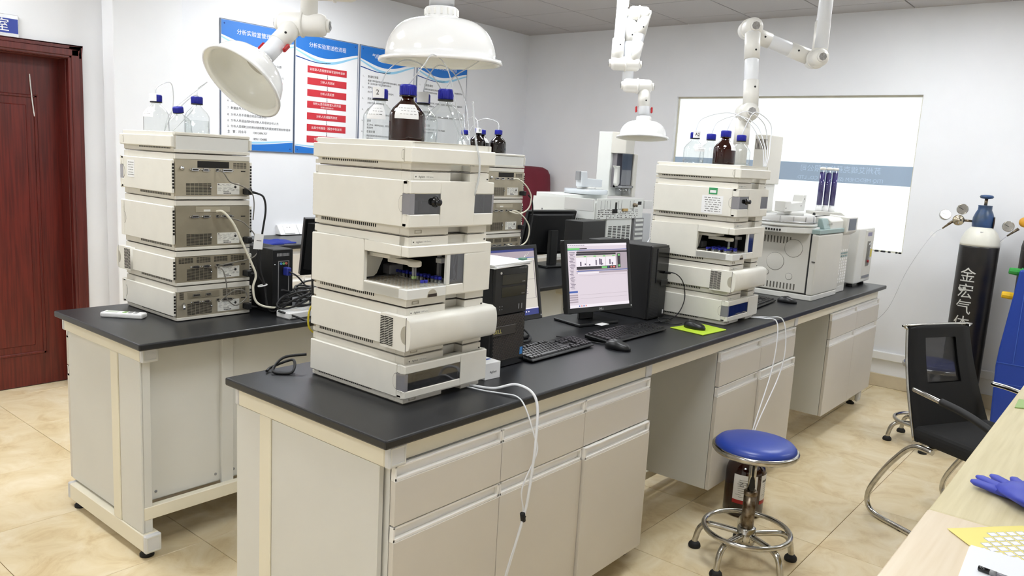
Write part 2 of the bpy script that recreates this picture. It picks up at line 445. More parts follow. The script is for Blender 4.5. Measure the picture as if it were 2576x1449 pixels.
MB().text('办公室', 0.075, T((0.055, -.0142, .0)) @ FRONT).build('lettering', PAPER, sg)

# ---------------------------------------------------------------- posters
PB = mat('poster_blue', srgb(22, 112, 200), 0.3); PB2 = mat('poster_light_blue', srgb(150, 205, 235), 0.3); PB3 = mat('poster_deep_blue', srgb(30, 75, 150), 0.3)
PWH = mat('poster_white', srgb(238, 239, 242), 0.35); PED = mat('poster_edge', srgb(92, 104, 126), 0.4); PRED = mat('poster_red', srgb(196, 38, 52), 0.4)
def sine_band(mb, w, zt, zb, amp, ph, mi, y, n=28, xo=0.0):
    """coloured wave band from straight/wavy top zt(u) to bottom zb(u)"""
    top = [(xo-w/2+w*i/n, zt(i/n)) for i in range(n+1)]; bot = [(xo-w/2+w*i/n, zb(i/n)) for i in range(n+1)]
    vs = [(p[0], y, p[1]) for p in top]+[(p[0], y, p[1]) for p in bot]
    mb.add(vs, [(i, n+1+i, n+2+i, i+1) for i in range(n)], mi)
def poster(x0, x1, label, title, lines, tsize=0.039, red=None):
    z0, z1 = 1.515, 2.405; w_ = x1-x0; h_ = z1-z0
    t = thing('wall_poster', label, 'poster', ((x0+x1)/2, YP-.001, (z0+z1)/2))
    MB().box(-w_/2, w_/2, -.008, 0, -h_/2, h_/2).build('board', [PED], t)
    MB().box(-w_/2+.006, w_/2-.006, -.0095, -.008, -h_/2+.006, h_/2-.006).build('sheet', PWH, t)
    q = w_-.014; top = h_/2-.007; y = -.0105
    b = MB()
    wv = lambda u: top-.115-.035*math.sin(u*4.6-.5)+.0*u
    sine_band(b, q, lambda u: top, lambda u: wv(u), 0, 0, 0, y)
    sine_band(b, q, lambda u: wv(u)-.012-.012*math.sin(u*3), lambda u: wv(u)-.022-.022*math.sin(u*3.1), 0, 0, 1, y)
    sine_band(b, q*.55, lambda u: wv(u*.55)-.03-.03*(1-u), lambda u: wv(u*.55)-.034-.035*(1-u), 0, 0, 2, y, xo=-q*.225)
    bt = -h_/2+.007; wb = lambda u: bt+.060-.018*math.sin(u*3.6+.3)
    sine_band(b, q, lambda u: wb(u), lambda u: bt, 0, 0, 0, y)
    sine_band(b, q, lambda u: wb(u)+.010+.010*math.sin(u*3.1), lambda u: wb(u)+.006, 0, 0, 1, y)
    # shift the narrow band to the left half
    b.build('wave_print', [PB, PB2, PB3], t, fix=False)
    p = MB().text(title, tsize, T((0.0, -.0115, top-.068)) @ FRONT); p.build('title', PAPER, t, fix=False)
    if red:
        rb = MB(); rt_ = MB(); ar = MB()
        for k, (z, s1, s2) in enumerate(red):
            c = top-.245-.087*k
            rb.box(-.185, .185, -.0112, -.0098, c-.026, c+.026)
            rt_.text(s1, 0.0222, T((0, -.0118, c+(.008 if s2 else 0))) @ FRONT)
            if s2: rt_.text(s2, 0.014, T((0, -.0118, c-.016)) @ FRONT)
            if k < len(red)-1: ar.box(-.0015, .0015, -.0108, -.0098, c-.058, c-.028); ar.add([(-.005, -.0108, c-.052), (.005, -.0108, c-.052), (0, -.0108, c-.061)], [(0, 1, 2)])
        rb.build('step_boxes', PRED, t, bevel=.0); rt_.build('step_text', PAPER, t, fix=False); ar.build('arrow_print', INK, t, fix=False)
    if lines:
        tx = MB()
        for (dx, dz, s1, sz) in lines: tx.text(s1, sz, T((-w_/2+dx, -.0115, top-dz)) @ FRONT, align='LEFT')
        tx.build('body_text', INK, t, fix=False)
    sc = MB()
    for sx in (-1, 1):
        for sz in (-1, 1): sc.lathe([(.006, 0), (.005, .003), (0, .0035)], 8, M=T((sx*(w_/2-.03), -.0095, sz*(h_/2-.03))) @ RX(PI/2))
    sc.build('screws', PB3, t)
    return t
poster(1.734, 2.330, 'poster with numbered lab rules, leftmost of the blue-topped posters', '分析实验室管理制度', [
    (.05, .265, '1.  任何人未经分析负责人同意不得使用分析仪器', .0205), (.09, .305, '操作仪器前请阅读说明书', .0205),
    (.05, .345, '2.  使用分析仪器必须轻拿轻放，像轻放。安全操作', .0205), (.05, .39, '3.  样品未经处理，分析人员有权拒绝测试', .0205),
    (.05, .44, '4.  测试完成后及时清理样品和废液', .0205), (.05, .49, '5.  每天下班前检查水电气是否关闭', .0205),
    (.05, .54, '6.  定期维护保持分析仪器清洁，', .0205), (.05, .59, '7.  数据由专人定期存档到部门备份', .0205),
    (.05, .635, '8.  分析人员不得擅自修改仪器参数', .0205), (.05, .675, '2.  分析人员适当的时间对新人员培训分析人员', .0205),
    (.05, .715, '2.  分析人员预判分析耗材使用情况并提前填写耗材申请单', .0205),
    (.05, .752, '主   管：闫永平        13013896707', .022), (.05, .795, '负责人：李   影        18951104885', .022)])
poster(2.336, 2.932, 'poster with a column of red flow-chart boxes', '分析实验室送检流程', None, red=[
    (0, '实验室人员按要求填写送样申请单', ''), (0, '分析人员测试', ''), (0, '分析人员反馈', ''), (0, '分析人员与实验室人员沟通', '（根据合适测试条件）'),
    (0, '分析人员调整再测试', ''), (0, '出具分析报告（报告中包含测', ''), (0, '分析测试结束   文件归档', '')])
body3 = []
for k, (a, b1, b2) in enumerate((('色谱柱安装', '根据不同样品的性质选型不同型号的色谱柱，根据不同仪器的型号进行安', '装（具体见各个仪器的操作说明书）'), ('开气流程', '先打开载气总阀（氮气），再打开空气', ''), ('开机', '分别打开仪器和电脑电源', ''),
        ('打开工作站', '打开仪器对应的工作站，选择对应的', '方法的参数对仪器进行预热'), ('进样', '系工作站，编辑样品信息，待仪器就绪后', '快速进样'), ('数据处理', '数据采集完毕后调用积分方法处理图谱', '报告打印'), ('关机', '待仪器温度降到合适的温度', '关闭电源及气源'))):
    z = .235+.088*k
    body3 += [(.03, z, '%d、' % (k+1), .018), (.085, z, a, .022), (.085, z+.032, b1, .0165)]
    if b2: body3.append((.085, z+.055, b2, .0165))
poster(2.950, 3.548, 'poster with seven small numbered paragraphs, between the flow chart and the last poster', '气相色谱仪操作流程', body3)
body4 = []
for k, (a, b1, b2) in enumerate((('安装色谱柱', '根据所测样品的性质选择，选取不同长度的柱子，安装色谱柱时务必', '按正确的流动方向安装'), ('开机', '分别打开，脱气机，检测器，柱温箱，进样器电源，装入泵抽滤过的，', '流动相，仪器启动'),
        ('冲洗系统', '设定流速，用甲醇冲洗，选择高比例有机相，冲洗时间不小于20-30min', '流速设置，至基线平稳'), ('样品处理', '样品配制后经过滤膜过滤，放入样品瓶', '按照方法进样操作'), ('关机', '先用水相冲洗色谱柱再用甲醇冲洗', '关闭各模块电源'))):
    z = .235+.115*k
    body4 += [(.03, z, '%d、' % (k+1), .018), (.085, z, a, .022), (.085, z+.034, b1, .0165), (.085, z+.06, b2, .0165)]
poster(3.580, 4.210, 'poster with small paragraphs beside the room corner', '液相色谱仪操作流程', body4)
# ================================================================ lab benches
def worktop(name, label, x0, x1, y0, y1, z1, th=.025):
    o = MB().box(x0, x1, y0, y1, z1-th, z1).build(name, WORKTOP, None, bevel=.005, seg=2)
    return tag(o, label, 'worktop')
L1X1, L1Y1 = 4.53, 0.736
worktop('lab_worktop', 'long black worktop of the front bench, carrying the corner stack', -.003, L1X1, -.003, L1Y1, H)
L2X0, L2X1, L2Y0, L2Y1 = -.015, 4.45, 1.266, 2.0
worktop('lab_worktop', 'black worktop of the rear bench, under the rear-facing stack', L2X0, L2X1, L2Y0, L2Y1, H)
worktop('wall_worktop', 'black worktop of the wall counter below the posters', 1.45, 5.0, 3.17, YP-.002, .90, .03)

def leveller(t, x, y, h):
    MB().lathe([(.026, 0), (.026, .010), (.016, .018), (.010, .022), (.010, h+.01), (0, h+.01)], 14, M=T((x, y, 0))).build('levelling_foot', RUBBER, t)
def end_frame(t, x, ya, yb, post_y, cap_side):
    """C-frame: top bar, foot bar and post; cap_side -1 puts the plastic caps on the low-y end"""
    MB().box(x, x+.06, ya, yb, .765, .824).build('top_bar', CREAM, t, bevel=.003)
    MB().box(x, x+.06, ya, yb, .032, .10).build('foot_bar', CREAM, t, bevel=.003)
    MB().box(x, x+.06, post_y, post_y+.058, .10, .765).build('post', CREAM, t, bevel=.002)
    for z0, z1 in ((.764, .825), (.031, .101)):
        for yc in (ya, yb):
            y0, y1 = (yc-.02, yc) if yc == ya else (yc, yc+.02)
            c = MB().box(x-.001, x+.061, y0, y1, z0, z1).build('end_cap', CAPG, t, bevel=.004)
            ys = y0 if yc == ya else y1
            MB().frame('y', x+.004, x+.056, z0+.006, z1-.006, [(x+.008, x+.052, z0+.010, z1-.010)], ys-.0015, ys+.0015).build('cap_groove', CABG, c)
    leveller(t, x+.03, ya+.035, .034); leveller(t, x+.03, yb-.035, .034)
# --- front bench frame
f1 = thing('bench_frame', 'cream steel frame of the front bench', 'bench frame', (0, 0, 0))
end_frame(f1, .022, .03, .70, .529, -1)
for xx in (1.352, 2.89, 4.40):
    end_frame(f1, xx, .075, .70, .529, -1)
MB().box(.082, 4.46, .03, .05, .768, .822).build('front_rail', CREAM, f1, bevel=.002)
MB().box(.082, 4.46, .66, .70, .768, .822).build('rear_rail', CREAM, f1, bevel=.002)
for xx in (1.325, 2.885):
    MB().box(xx, xx+.045, .026, .05, .767, .823).build('joint_cover', CAPG, f1, bevel=.002)
MB().box(.082, 4.46, .36, .385, .05, .09).build('back_rail', CREAM, f1, bevel=.002)
pnl = MB().box(.082, .112, .588, .70, .10, .764).build('side_panel', CABG, f1)
pnl2 = MB().box(.026, .04, .05, .527, .108, .763).build('side_panel', CABG, f1)
pnl3 = MB().box(.026, .04, .589, .715, .04, .763).build('side_panel', CABG, f1)
for (a, b) in ((1.352, 1.96), (2.89, 3.47)):
    MB().box(a, b, .385, .395, .09, .768).build('knee_panel', CABG, f1)

def pull(mb_parent, x0, x1, z1, y, hh=.042):
    """white pull strip with a recessed grip along the top of a front"""
    g = MB()
    g.box(x0, x1, y-.016, y, z1-hh, z1-hh+.009); g.box(x0, x1, y-.016, y, z1-.006, z1)
    g.box(x0, x1, y-.003, y, z1-hh, z1)
    g.box(x0, x0+.007, y-.016, y, z1-hh, z1); g.box(x1-.007, x1, y-.016, y, z1-hh, z1)
    o = g.build('pull', PULL, mb_parent, bevel=.0012)
    return o
def cabinet(label, x0, x1, zb, zt, ydepth, y=.03, fac=1, open_door=0.0):
    """drawer over door unit, front at y, fac -1 mirrors it to face +y"""
    t = thing('base_cabinet', label, 'cabinet', ((x0+x1)/2, y, 0), 0 if fac == 1 else PI)
    hw = (x1-x0)/2
    MB().box(-hw+.001, hw-.001, .002, ydepth, zb, zt).build('carcass', CABG, t, bevel=.001)
    zs = zb+(zt-zb)*.757
    dr = MB().box(-hw+.0015, hw-.0015, -.018, 0, zs, zt-.042).build('drawer', CABG2, t, bevel=.0012)
    pull(dr, -hw+.0015, hw-.0015, zt, -.0)
    dd = MB().box(-hw+.0015, hw-.0015, -.018-open_door, 0-open_door, zb, zs-.046).build('door', CABG2, t, bevel=.0012)
    pull(dd, -hw+.0015, hw-.0015, zs-.004, -open_door)
    return t
cabinet('grey drawer-and-door cabinet at the near corner of the front bench', .045, .470, .09, .766, .47)
cabinet('grey cabinet second from the near corner, behind the hanging white tubes', .470, .905, .09, .766, .47)
cabinet('grey cabinet with its door proud, beside the first knee space', .905, 1.345, .09, .766, .47, open_door=.012)
cabinet('grey cabinet left of the pair behind the blue stool', 1.96, 2.415, .125, .766, .34)
cabinet('grey cabinet right of the pair behind the blue stool', 2.415, 2.88, .125, .766, .34, open_door=.012)
cabinet('grey cabinet under the gas chromatograph, left of the end pair', 3.47, 3.96, .14, .766, .34)
cabinet('grey cabinet at the wall end of the front bench', 3.96, 4.46, .14, .766, .34)

# --- rear bench: C-frames open to the camera, back panels, cabinets facing the posters
f2 = thing('bench_frame', 'cream steel frame of the rear bench with screwed grey back panels', 'bench frame', (0, 0, 0))
end_frame(f2, .022, 1.345, 2.0, 1.525, -1)
for xx in (1.30, 2.60, 4.30): end_frame(f2, xx, 1.345, 2.0, 1.525, -1)
MB().box(.026, .034, 1.355, 1.523, .10, .764).build('side_panel', CABG, f2, bevel=.002)
MB().box(.035, .066, 1.357, 1.402, .10, .822).build('corner_strip', CABG, f2, bevel=.002)
MB().box(.034, 4.36, 1.355, 1.385, .15, .20).build('back_rail', CREAM, f2, bevel=.002)
MB().box(.082, 4.36, 1.41, 1.44, .785, .824).build('top_rail', CREAM, f2, bevel=.002)
xs = [.06, .385, .93, 1.5, 2.1, 2.7, 3.3, 3.9, 4.36]
for k in range(len(xs)-1):
    MB().box(xs[k]+.002, xs[k+1]-.002, 1.40, 1.41, .205, .822).build('back_panel', CABG, f2)
    sc = MB()
    for px_ in (xs[k]+.04, xs[k+1]-.04):
        for pz in (.235, .80): sc.lathe([(.006, 0), (.005, .002), (0, .0025)], 8, M=T((px_, 1.40, pz)) @ RX(PI/2))
    sc.build('screws', VGREY, f2)
    if k: MB().box(xs[k]-.02, xs[k]+.03, 1.383, 1.40, .19, .822).build('panel_post', CABG, f2, bevel=.002)
xc = [.045, .50, .96, 1.42]
labs = ['grey cabinet of the rear bench at the door end', 'grey cabinet of the rear bench, second from the door end', 'grey cabinet of the rear bench, third from the door end']
for k in range(3):
    cabinet(labs[k], xc[k], xc[k+1], .11, .766, .44, y=2.03, fac=-1)
# --- wall counter
for k in range(6):
    x0 = 1.48+k*.58
    cabinet(['grey wall cabinet under the blue cloth', 'grey wall cabinet under the wall sockets', 'grey wall cabinet third from the pillar', 'grey wall cabinet fourth from the pillar', 'grey wall cabinet beside the covered machine', 'grey wall cabinet in the room corner'][k], x0, x0+.58, .09, .866, .5, y=3.22)
# ================================================================ stacked chromatograph modules
# local frame: x across, front at y = 0, rear at y = D, base at z = 0
MW, MD = 0.345, 0.435
HWD = MW/2
def half_disc(x, y, z, r, side, n=14):
    """half-round finger tab on a side face, flat edge toward the front"""
    poly = [(y+r*math.sin(PI*i/n)*.62, z+r*math.cos(PI*i/n)) for i in range(n+1)]
    return poly
def d_sub(mb, x, z, w_, h_=.011, y=MD):
    mb.prism([(x-w_/2, z-h_/2), (x+w_/2, z-h_/2), (x+w_/2-.003, z+h_/2), (x-w_/2+.003, z+h_/2)][::-1], y, y+.006, 'y', 0)
    mb.prism([(x-w_/2+.003, z-h_/2+.003), (x+w_/2-.003, z-h_/2+.003), (x+w_/2-.005, z+h_/2-.003), (x-w_/2+.005, z+h_/2-.003)][::-1], y+.0062, y+.0068, 'y', 1)
def module_shell(name, label, h, kind, loc, rz, group=None):
    t = thing(name, label, 'lab instrument', loc, rz, group)
    zl, zu = .026, h-.026            # cover band
    cx_ = HWD-.012
    # chassis: base strip, top strip, core and dark joint under the strip
    ch = MB()
    ch.box(-cx_, cx_, .05, MD-.012, .003, h-.002)
    ch.box(-cx_+.004, cx_-.004, .055, MD-.016, 0, .003, 1)
    for (a, b) in ((-cx_, -.005), (.078, cx_)):
        ch.box(a, b, .014, .0505, .003, zl+.001); ch.box(a, b, .014, .0505, zu-.001, h-.002)
        ch.box(a+.003, b-.003, .018, .055, 0, .003, 1)
    ch.build('chassis', [BEIGE2, SEAM], t, bevel=.0012)
    # curved recess in the middle of the joint
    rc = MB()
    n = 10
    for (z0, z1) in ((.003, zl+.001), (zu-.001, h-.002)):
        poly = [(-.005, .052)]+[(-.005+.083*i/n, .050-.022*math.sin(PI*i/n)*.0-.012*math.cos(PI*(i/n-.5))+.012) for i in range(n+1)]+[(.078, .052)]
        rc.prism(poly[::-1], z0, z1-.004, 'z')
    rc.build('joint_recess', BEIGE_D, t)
    # name plate and badge on the top strip
    if kind != 'tray':
        pl = MB().box(-cx_+.012, -cx_+.085, .0125, .0145, zu+.003, zu+.018)
        pl = pl.build('name_plate', BEIGE, t)
        tx = MB().text('Agilent', .0085, T((-cx_+.040, .0122, zu+.0105)) @ FRONT); tx.text('1100 Series', .0062, T((-cx_+.070, .0122, zu+.0105)) @ FRONT, 1)
        tx.lathe([(.0022, 0), (0, .0003)], 8, M=T((-cx_+.018, .0123, zu+.0105)) @ RX(PI/2))
        tx.build('lettering', [INK, INKG], t, fix=False)
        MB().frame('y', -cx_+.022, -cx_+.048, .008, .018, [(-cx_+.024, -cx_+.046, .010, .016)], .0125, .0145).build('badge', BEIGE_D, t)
        MB().box(.150, .156, .0128, .0145, zu+.006, zu+.010).build('indicator', DARKSLOT, t)
    # row of small vents under the side covers
    for sx in (-1, 1):
        sl = MB(); y = .15
        while y < MD-.035:
            sl.box(min(sx*cx_, sx*(cx_+.0006)), max(sx*cx_, sx*(cx_+.0006)), y, y+.0045, .0145, .0235); y += .0088
        sl.build('vent_slots', DARKSLOT, t, fix=False)
    return t, zl, zu
def side_covers(t, zl, zu, left_cut=None, y0=.031):
    """side covers; left_cut = (y, z0, z1) opens the front corner of the left one"""
    for sx in (-1, 1):
        a, b = (sx*HWD, sx*(HWD-.0115)); a, b = min(a, b), max(a, b)
        c = MB()
        if sx < 0 and left_cut:
            yc, q0, q1 = left_cut
            c.frame('x', y0, MD-.003, zl, zu, [(y0, yc, q0, q1)], a, b)
        else:
            c.box(a, b, y0, MD-.003, zl, zu)
        c.build('side_cover', BEIGE, t, bevel=.0022)
        # slots at the rear edge of the cover
        sl = MB()
        for k in range(int((zu-zl)/.0125)-1):
            z = zu-.014-k*.0125
            if k > 7: break
            sl.box(a+.002, b-.002, MD-.003, MD-.0022, z-.0085, z)
        if zu-zl > .07: sl.build('rear_edge_slots', DARKSLOT, t, fix=False)
        # finger tab
        if not (sx < 0 and left_cut):
            zc = (zl+zu)/2; r = min(.022, (zu-zl)*.30)
            x_ = sx*HWD; lo, hi = min(x_-sx*.001, x_+sx*.0008), max(x_-sx*.001, x_+sx*.0008)
            MB().prism(half_disc(0, .0315, zc, r, sx), lo, hi, 'x').build('finger_tab', BEIGE2, t)
            MB().prism(half_disc(0, .0315, zc, r+.0012, sx), lo+(.0004 if sx < 0 else 0), hi-(.0004 if sx > 0 else 0), 'x').build('tab_gap', SEAM, t)
def rear(t, h, zl, zu, kind):
    """rear view: steel panel, rails, vents, rating label, sockets"""
    xw = HWD-.0135
    MB().box(-HWD+.0125, HWD-.0125, MD-.012, MD+.001, zu+.004, h-.002).build('rear_rail', BEIGE2, t, bevel=.0012)
    MB().box(-HWD+.0125, HWD-.0125, MD-.012, MD+.002, .003, .015).build('rear_rail', BEIGE2, t, bevel=.0012)
    zb, zt = .016, zu+.003
    if kind == 'tray':
        MB().box(-xw+.006, xw-.006, MD-.013, MD-.002, .014, h-.014).build('rear_panel', OFFW, t, bevel=.001)
        return
    m = STEEL if kind in ('pump', 'detector') else STEEL2
    pn = MB().box(-xw, xw, MD-.013, MD-.001, zb, zt).build('rear_panel', m, t)
    U = lambda u: xw-u*2*xw
    hh = zt-zb
    g = MB()                                       # lower vent field
    rows = 10; vz0, vz1 = zb+.006, zb+.052
    for i in range(6):
        for j in range(rows):
            x = U(.135+.056*i); z = vz0+(vz1-vz0)*j/rows
            g.box(x-.0160, x, MD-.001, MD-.0004, z, z+.0027)
    if kind == 'pump':
        for i in range(4):
            for j in range(5): g.box(U(.77+.048*i)-.013, U(.77+.048*i), MD-.001, MD-.0004, zt-.028+j*.0045, zt-.0255+j*.0045)
    if kind == 'oven':
        for q in range(4):
            for i in range(5):
                for j in range(5): g.box(U(.03+.235*q+.038*i)-.0105, U(.03+.235*q+.038*i), MD-.001, MD-.0004, zt-.026+j*.0045, zt-.0235+j*.0045)
    if kind == 'detector':
        for i in range(6):
            for j in range(6): g.box(U(.62+.055*i)-.015, U(.62+.055*i), MD-.001, MD-.0004, zt-.030+j*.0045, zt-.0275+j*.0045)
        for j in range(7): g.box(U(.035)-.018, U(.035), MD-.001, MD-.0004, zt-.030+j*.0042, zt-.0278+j*.0042)
    g.build('vent_field', DARKSLOT, t, fix=False)
    # rating label with lines of print
    lx0, lx1, lz0, lz1 = U(.855), U(.545), zb+.007, zb+.052
    lb = MB().box(lx0, lx1, MD-.001, MD-.0003, lz0, lz1).build('rating_label', PLATEW, t)
    pr = MB(); rnd = random.Random(3)
    for j in range(6):
        z = lz1-.006-j*.0048; x = lx1-.004
        while x > lx0+(.03 if j in (1, 2, 3) else .008):
            l = rnd.uniform(.006, .018); pr.box(max(x-l, lx0+.003), x, MD-.0003, MD-.0001, z-.0004, z+.0004); x -= l+rnd.uniform(.003, .012)
    pr.box(lx1-.009, lx1-.003, MD-.0003, MD-.0001, lz1-.0065, lz1-.003)
    for k in range(16): pr.box(lx1-.028-k*.0022-(.001 if k % 3 else 0), lx1-.0268-k*.0022, MD-.0003, MD-.0001, lz0+.003, lz0+.0065); pr.box(lx1-.028-k*.0016, lx1-.0272-k*.0016, MD-.0003, MD-.0001, lz0+.009, lz0+.0125)
    pr.lathe([(.0055, 0), (.0055, .0002), (0, .0002)], 12, M=T((lx0+.018, MD-.0003, lz0+.030)) @ RX(-PI/2))
    pr.text('CE', .008, T((lx0+.026, MD-.0001, lz0+.018)) @ RZ(PI) @ FRONT)
    pr.build('label_print', INK, lb, fix=False)
    # sockets
    zc = {'pump': zt-.038, 'sampler': zt-.042, 'oven': zt-.042, 'detector': zt-.045}[kind]
    for u, w_ in ((.245, .030), (.39, .026), (.68, .044)):
        c = MB(); d_sub(c, U(u), zc, w_); c.lathe([(.0026, 0), (.0026, .005), (0, .005)], 6, M=T((U(u)-w_/2-.004, MD-.001, zc)) @ RX(-PI/2)); c.lathe([(.0026, 0), (.0026, .005), (0, .005)], 6, M=T((U(u)+w_/2+.004, MD-.001, zc)) @ RX(-PI/2))
        c.build('connector', [ALU, DARKSLOT], t)
    c = MB(); c.box(U(.545)-.007, U(.545)+.007, MD-.001, MD+.003, zc-.006, zc+.006); c.box(U(.545)-.005, U(.545)+.005, MD+.003, MD+.0034, zc-.003, zc+.005, 1); c.build('network_socket', [ALU, DARKSLOT], t)
    MB().box(U(.91)-.010, U(.91)+.010, MD-.001, MD-.0004, zc-.004, zc).build('dip_switch', DARKSLOT, t)
    if kind == 'pump':
        MB().box(U(.71), U(.285), MD-.0018, MD-.0003, zt-.030, zt-.004).build('card_bay', DARKSLOT, t)
        MB().lathe([(.009, 0), (.009, .006), (.006, .012), (0, .012)], 14, M=T((U(.08), MD-.001, zc+.004)) @ RX(-PI/2)).build('drain_fitting', ALU, t)
    if kind == 'sampler':
        cb = MB().box(U(.72), U(.255), MD-.001, MD+.001, zt-.026, zt-.003).build('interface_card', STEEL, t, bevel=.0008)
        MB().box(U(.45), U(.36), MD+.001, MD+.0015, zt-.022, zt-.014).build('card_label', PLATEW, cb)
    if kind == 'detector':
        cb = MB().box(U(.57), U(.14), MD-.001, MD+.001, zt-.030, zt-.004).build('interface_card', STEEL2, t, bevel=.0008)
        c = MB(); d_sub(c, U(.25), zt-.016, .034, y=MD+.001); d_sub(c, U(.41), zt-.016, .026, y=MD+.001); c.build('card_connectors', [ALU, DARKSLOT], cb)
        MB().cyl((U(.09), MD, zc-.002), (U(.05), MD+.028, zc-.016), .006, .005, 10).build('light_guide_port', ALU, t)
    MB().box(U(.975), U(.905), MD-.001, MD+.002, zb+.008, zb+.030).build('power_inlet', BLACKM, t)
    MB().lathe([(.004, 0), (.004, .004), (0, .005)], 8, M=T((U(.46), MD-.001, zb+.034)) @ RX(-PI/2)).build('screw', ALU, t)

def make_tray(label, loc, rz):
    h = .08
    t, zl, zu = module_shell('solvent_tray', label, h, 'tray', loc, rz)
    for ch in t.children:
        if ch.name.split('.')[0] in ('chassis', 'joint_recess'): bpy.data.objects.remove(ch)
    zl, zu = .022, .064
    cx_ = HWD-.012
    ch = MB(); ch.box(-cx_, cx_, .05, MD-.012, .003, .020); ch.box(-cx_+.004, cx_-.004, .055, MD-.016, 0, .003, 1)
    for (a, b) in ((-cx_, -.005), (.078, cx_)):
        ch.box(a, b, .014, .0505, .003, .0225); ch.box(a+.003, b-.003, .018, .055, 0, .003, 1)
    ch.build('chassis', [BEIGE2, SEAM], t, bevel=.001)
    MB().box(-HWD+.0, HWD-.0, .0, .030, zl, zu).build('front_cover', BEIGE, t, bevel=.003)
    side_covers(t, zl, zu)
    MB().frame('z', -HWD+.010, HWD-.010, .010, MD-.008, [(-HWD+.022, HWD-.022, .022, MD-.02)], .020, h).build('top_rim', BEIGE, t, bevel=.002)
    rear(t, h, zl, zu, 'tray')
    return t
def make_pump(label, loc, rz):
    h = .18; t, zl, zu = module_shell('pump_module', label, h, 'pump', loc, rz)
    q0, q1 = zl+.036, zu-.036
    c = MB(); c.frame('y', -HWD, HWD, zl, zu, [(-HWD, -.055, q0, q1), (.085, HWD, q0, q1)], 0, .012); c.box(-HWD, HWD, .012, .030, zl, zl+.012); c.box(-HWD, HWD, .012, .03, zu-.012, zu)
    for sx in (-1, 1):
        for (p0, p1) in ((zl, q0), (q1, zu)): c.box(min(sx*HWD, sx*(HWD-.0115)), max(sx*HWD, sx*(HWD-.0115)), .012, .0305, p0, p1)
    c.build('front_cover', BEIGE, t, bevel=.0025)
    MB().box(-HWD+.013, HWD-.013, .030, .036, zl, zu).build('bulkhead', VGREY, t)
    for (a, b) in ((-HWD+.0185, -.0555), (.0855, HWD-.0085)):
        w_ = MB().box(a, b, .002, .006, q0, q1).build('window', SMOKE, t)
    MB().box(-HWD+.0005, -HWD+.018, .001, .031, q0, q1).build('window_corner', CORNERP, t)
    MB().box(HWD-.008, HWD-.0005, .001, .031, q0, q1).build('window_corner', CORNERP, t)
    g = MB(); g.box(-.13, -.085, .014, .030, q0+.004, q0+.036); g.box(-.118, -.113, .010, .030, q1-.026, q1-.012); g.box(.095, .115, .022, .030, q0+.018, q0+.034)
    g.tube([(.15, .02, q1), (.135, .02, q1-.015), (.13, .02, q0+.03), (.145, .02, q0+.01), (.15, .02, q0)], .0018, 6); g.build('flow_fittings', OFFW, t)
    MB().lathe([(.013, 0), (.015, .004), (.015, .012), (.012, .014), (.010, .018), (.010, .028), (.008, .030), (0, .030)], 16, M=T((-.075, .012, q1-.022)) @ RX(PI/2)).build('valve_knob', BLACKG, t)
    side_covers(t, zl, zu); rear(t, h, zl, zu, 'pump')
    return t
def make_oven(label, loc, rz):
    h = .14; t, zl, zu = module_shell('column_oven', label, h, 'oven', loc, rz)
    yb = .095
    zm, hh_ = (zl+zu)/2, (zu-zl)/2+.004; n = 14
    prof = [(yb, zm-hh_)]+[(-.030+.010*abs(2*k/n-1)**2.6+(.006 if k in (0, n) else 0), zm-hh_+2*hh_*k/n+(.003 if k == 0 else -.003 if k == n else 0)) for k in range(n+1)]+[(yb, zm+hh_)]
    prof = [(yb, zm-hh_), (-.010, zm-hh_)]+prof[1:-1]+[(-.010, zm+hh_), (yb, zm+hh_)]
    MB().prism(prof, -HWD-.009, HWD+.009, 'x', smooth=True).build('front_cover', BEIGE, t)
    # narrow groove where the bulged front meets the cheek
    for sx in (-1, 1):
        x_ = sx*(HWD+.009); lo, hi = min(x_-sx*.0005, x_+sx*.0004), max(x_-sx*.0005, x_+sx*.0004)
        MB().box(lo, hi, -.012, -.0105, zl-.003, zu+.005).build('groove', SEAM, t)
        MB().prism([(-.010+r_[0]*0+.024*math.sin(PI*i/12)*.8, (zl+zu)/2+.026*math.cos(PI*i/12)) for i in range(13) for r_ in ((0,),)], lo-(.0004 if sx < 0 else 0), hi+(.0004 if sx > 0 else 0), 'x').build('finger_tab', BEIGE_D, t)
        sl = MB()
        for c_ in range(3):
            for r_ in range(17):
                z = zl+.003+r_*.0049+(.0012 if c_ == 1 else 0); y = .042+c_*.018
                xx = x_
                sl.box(min(xx, xx+sx*.0007), max(xx, xx+sx*.0007), y, y+.0165, z, z+.0027)
        sl.build('vent_slots', DARKSLOT, t, fix=False)
    side_covers(t, zl, zu, y0=.096); rear(t, h, zl, zu, 'oven')
    return t
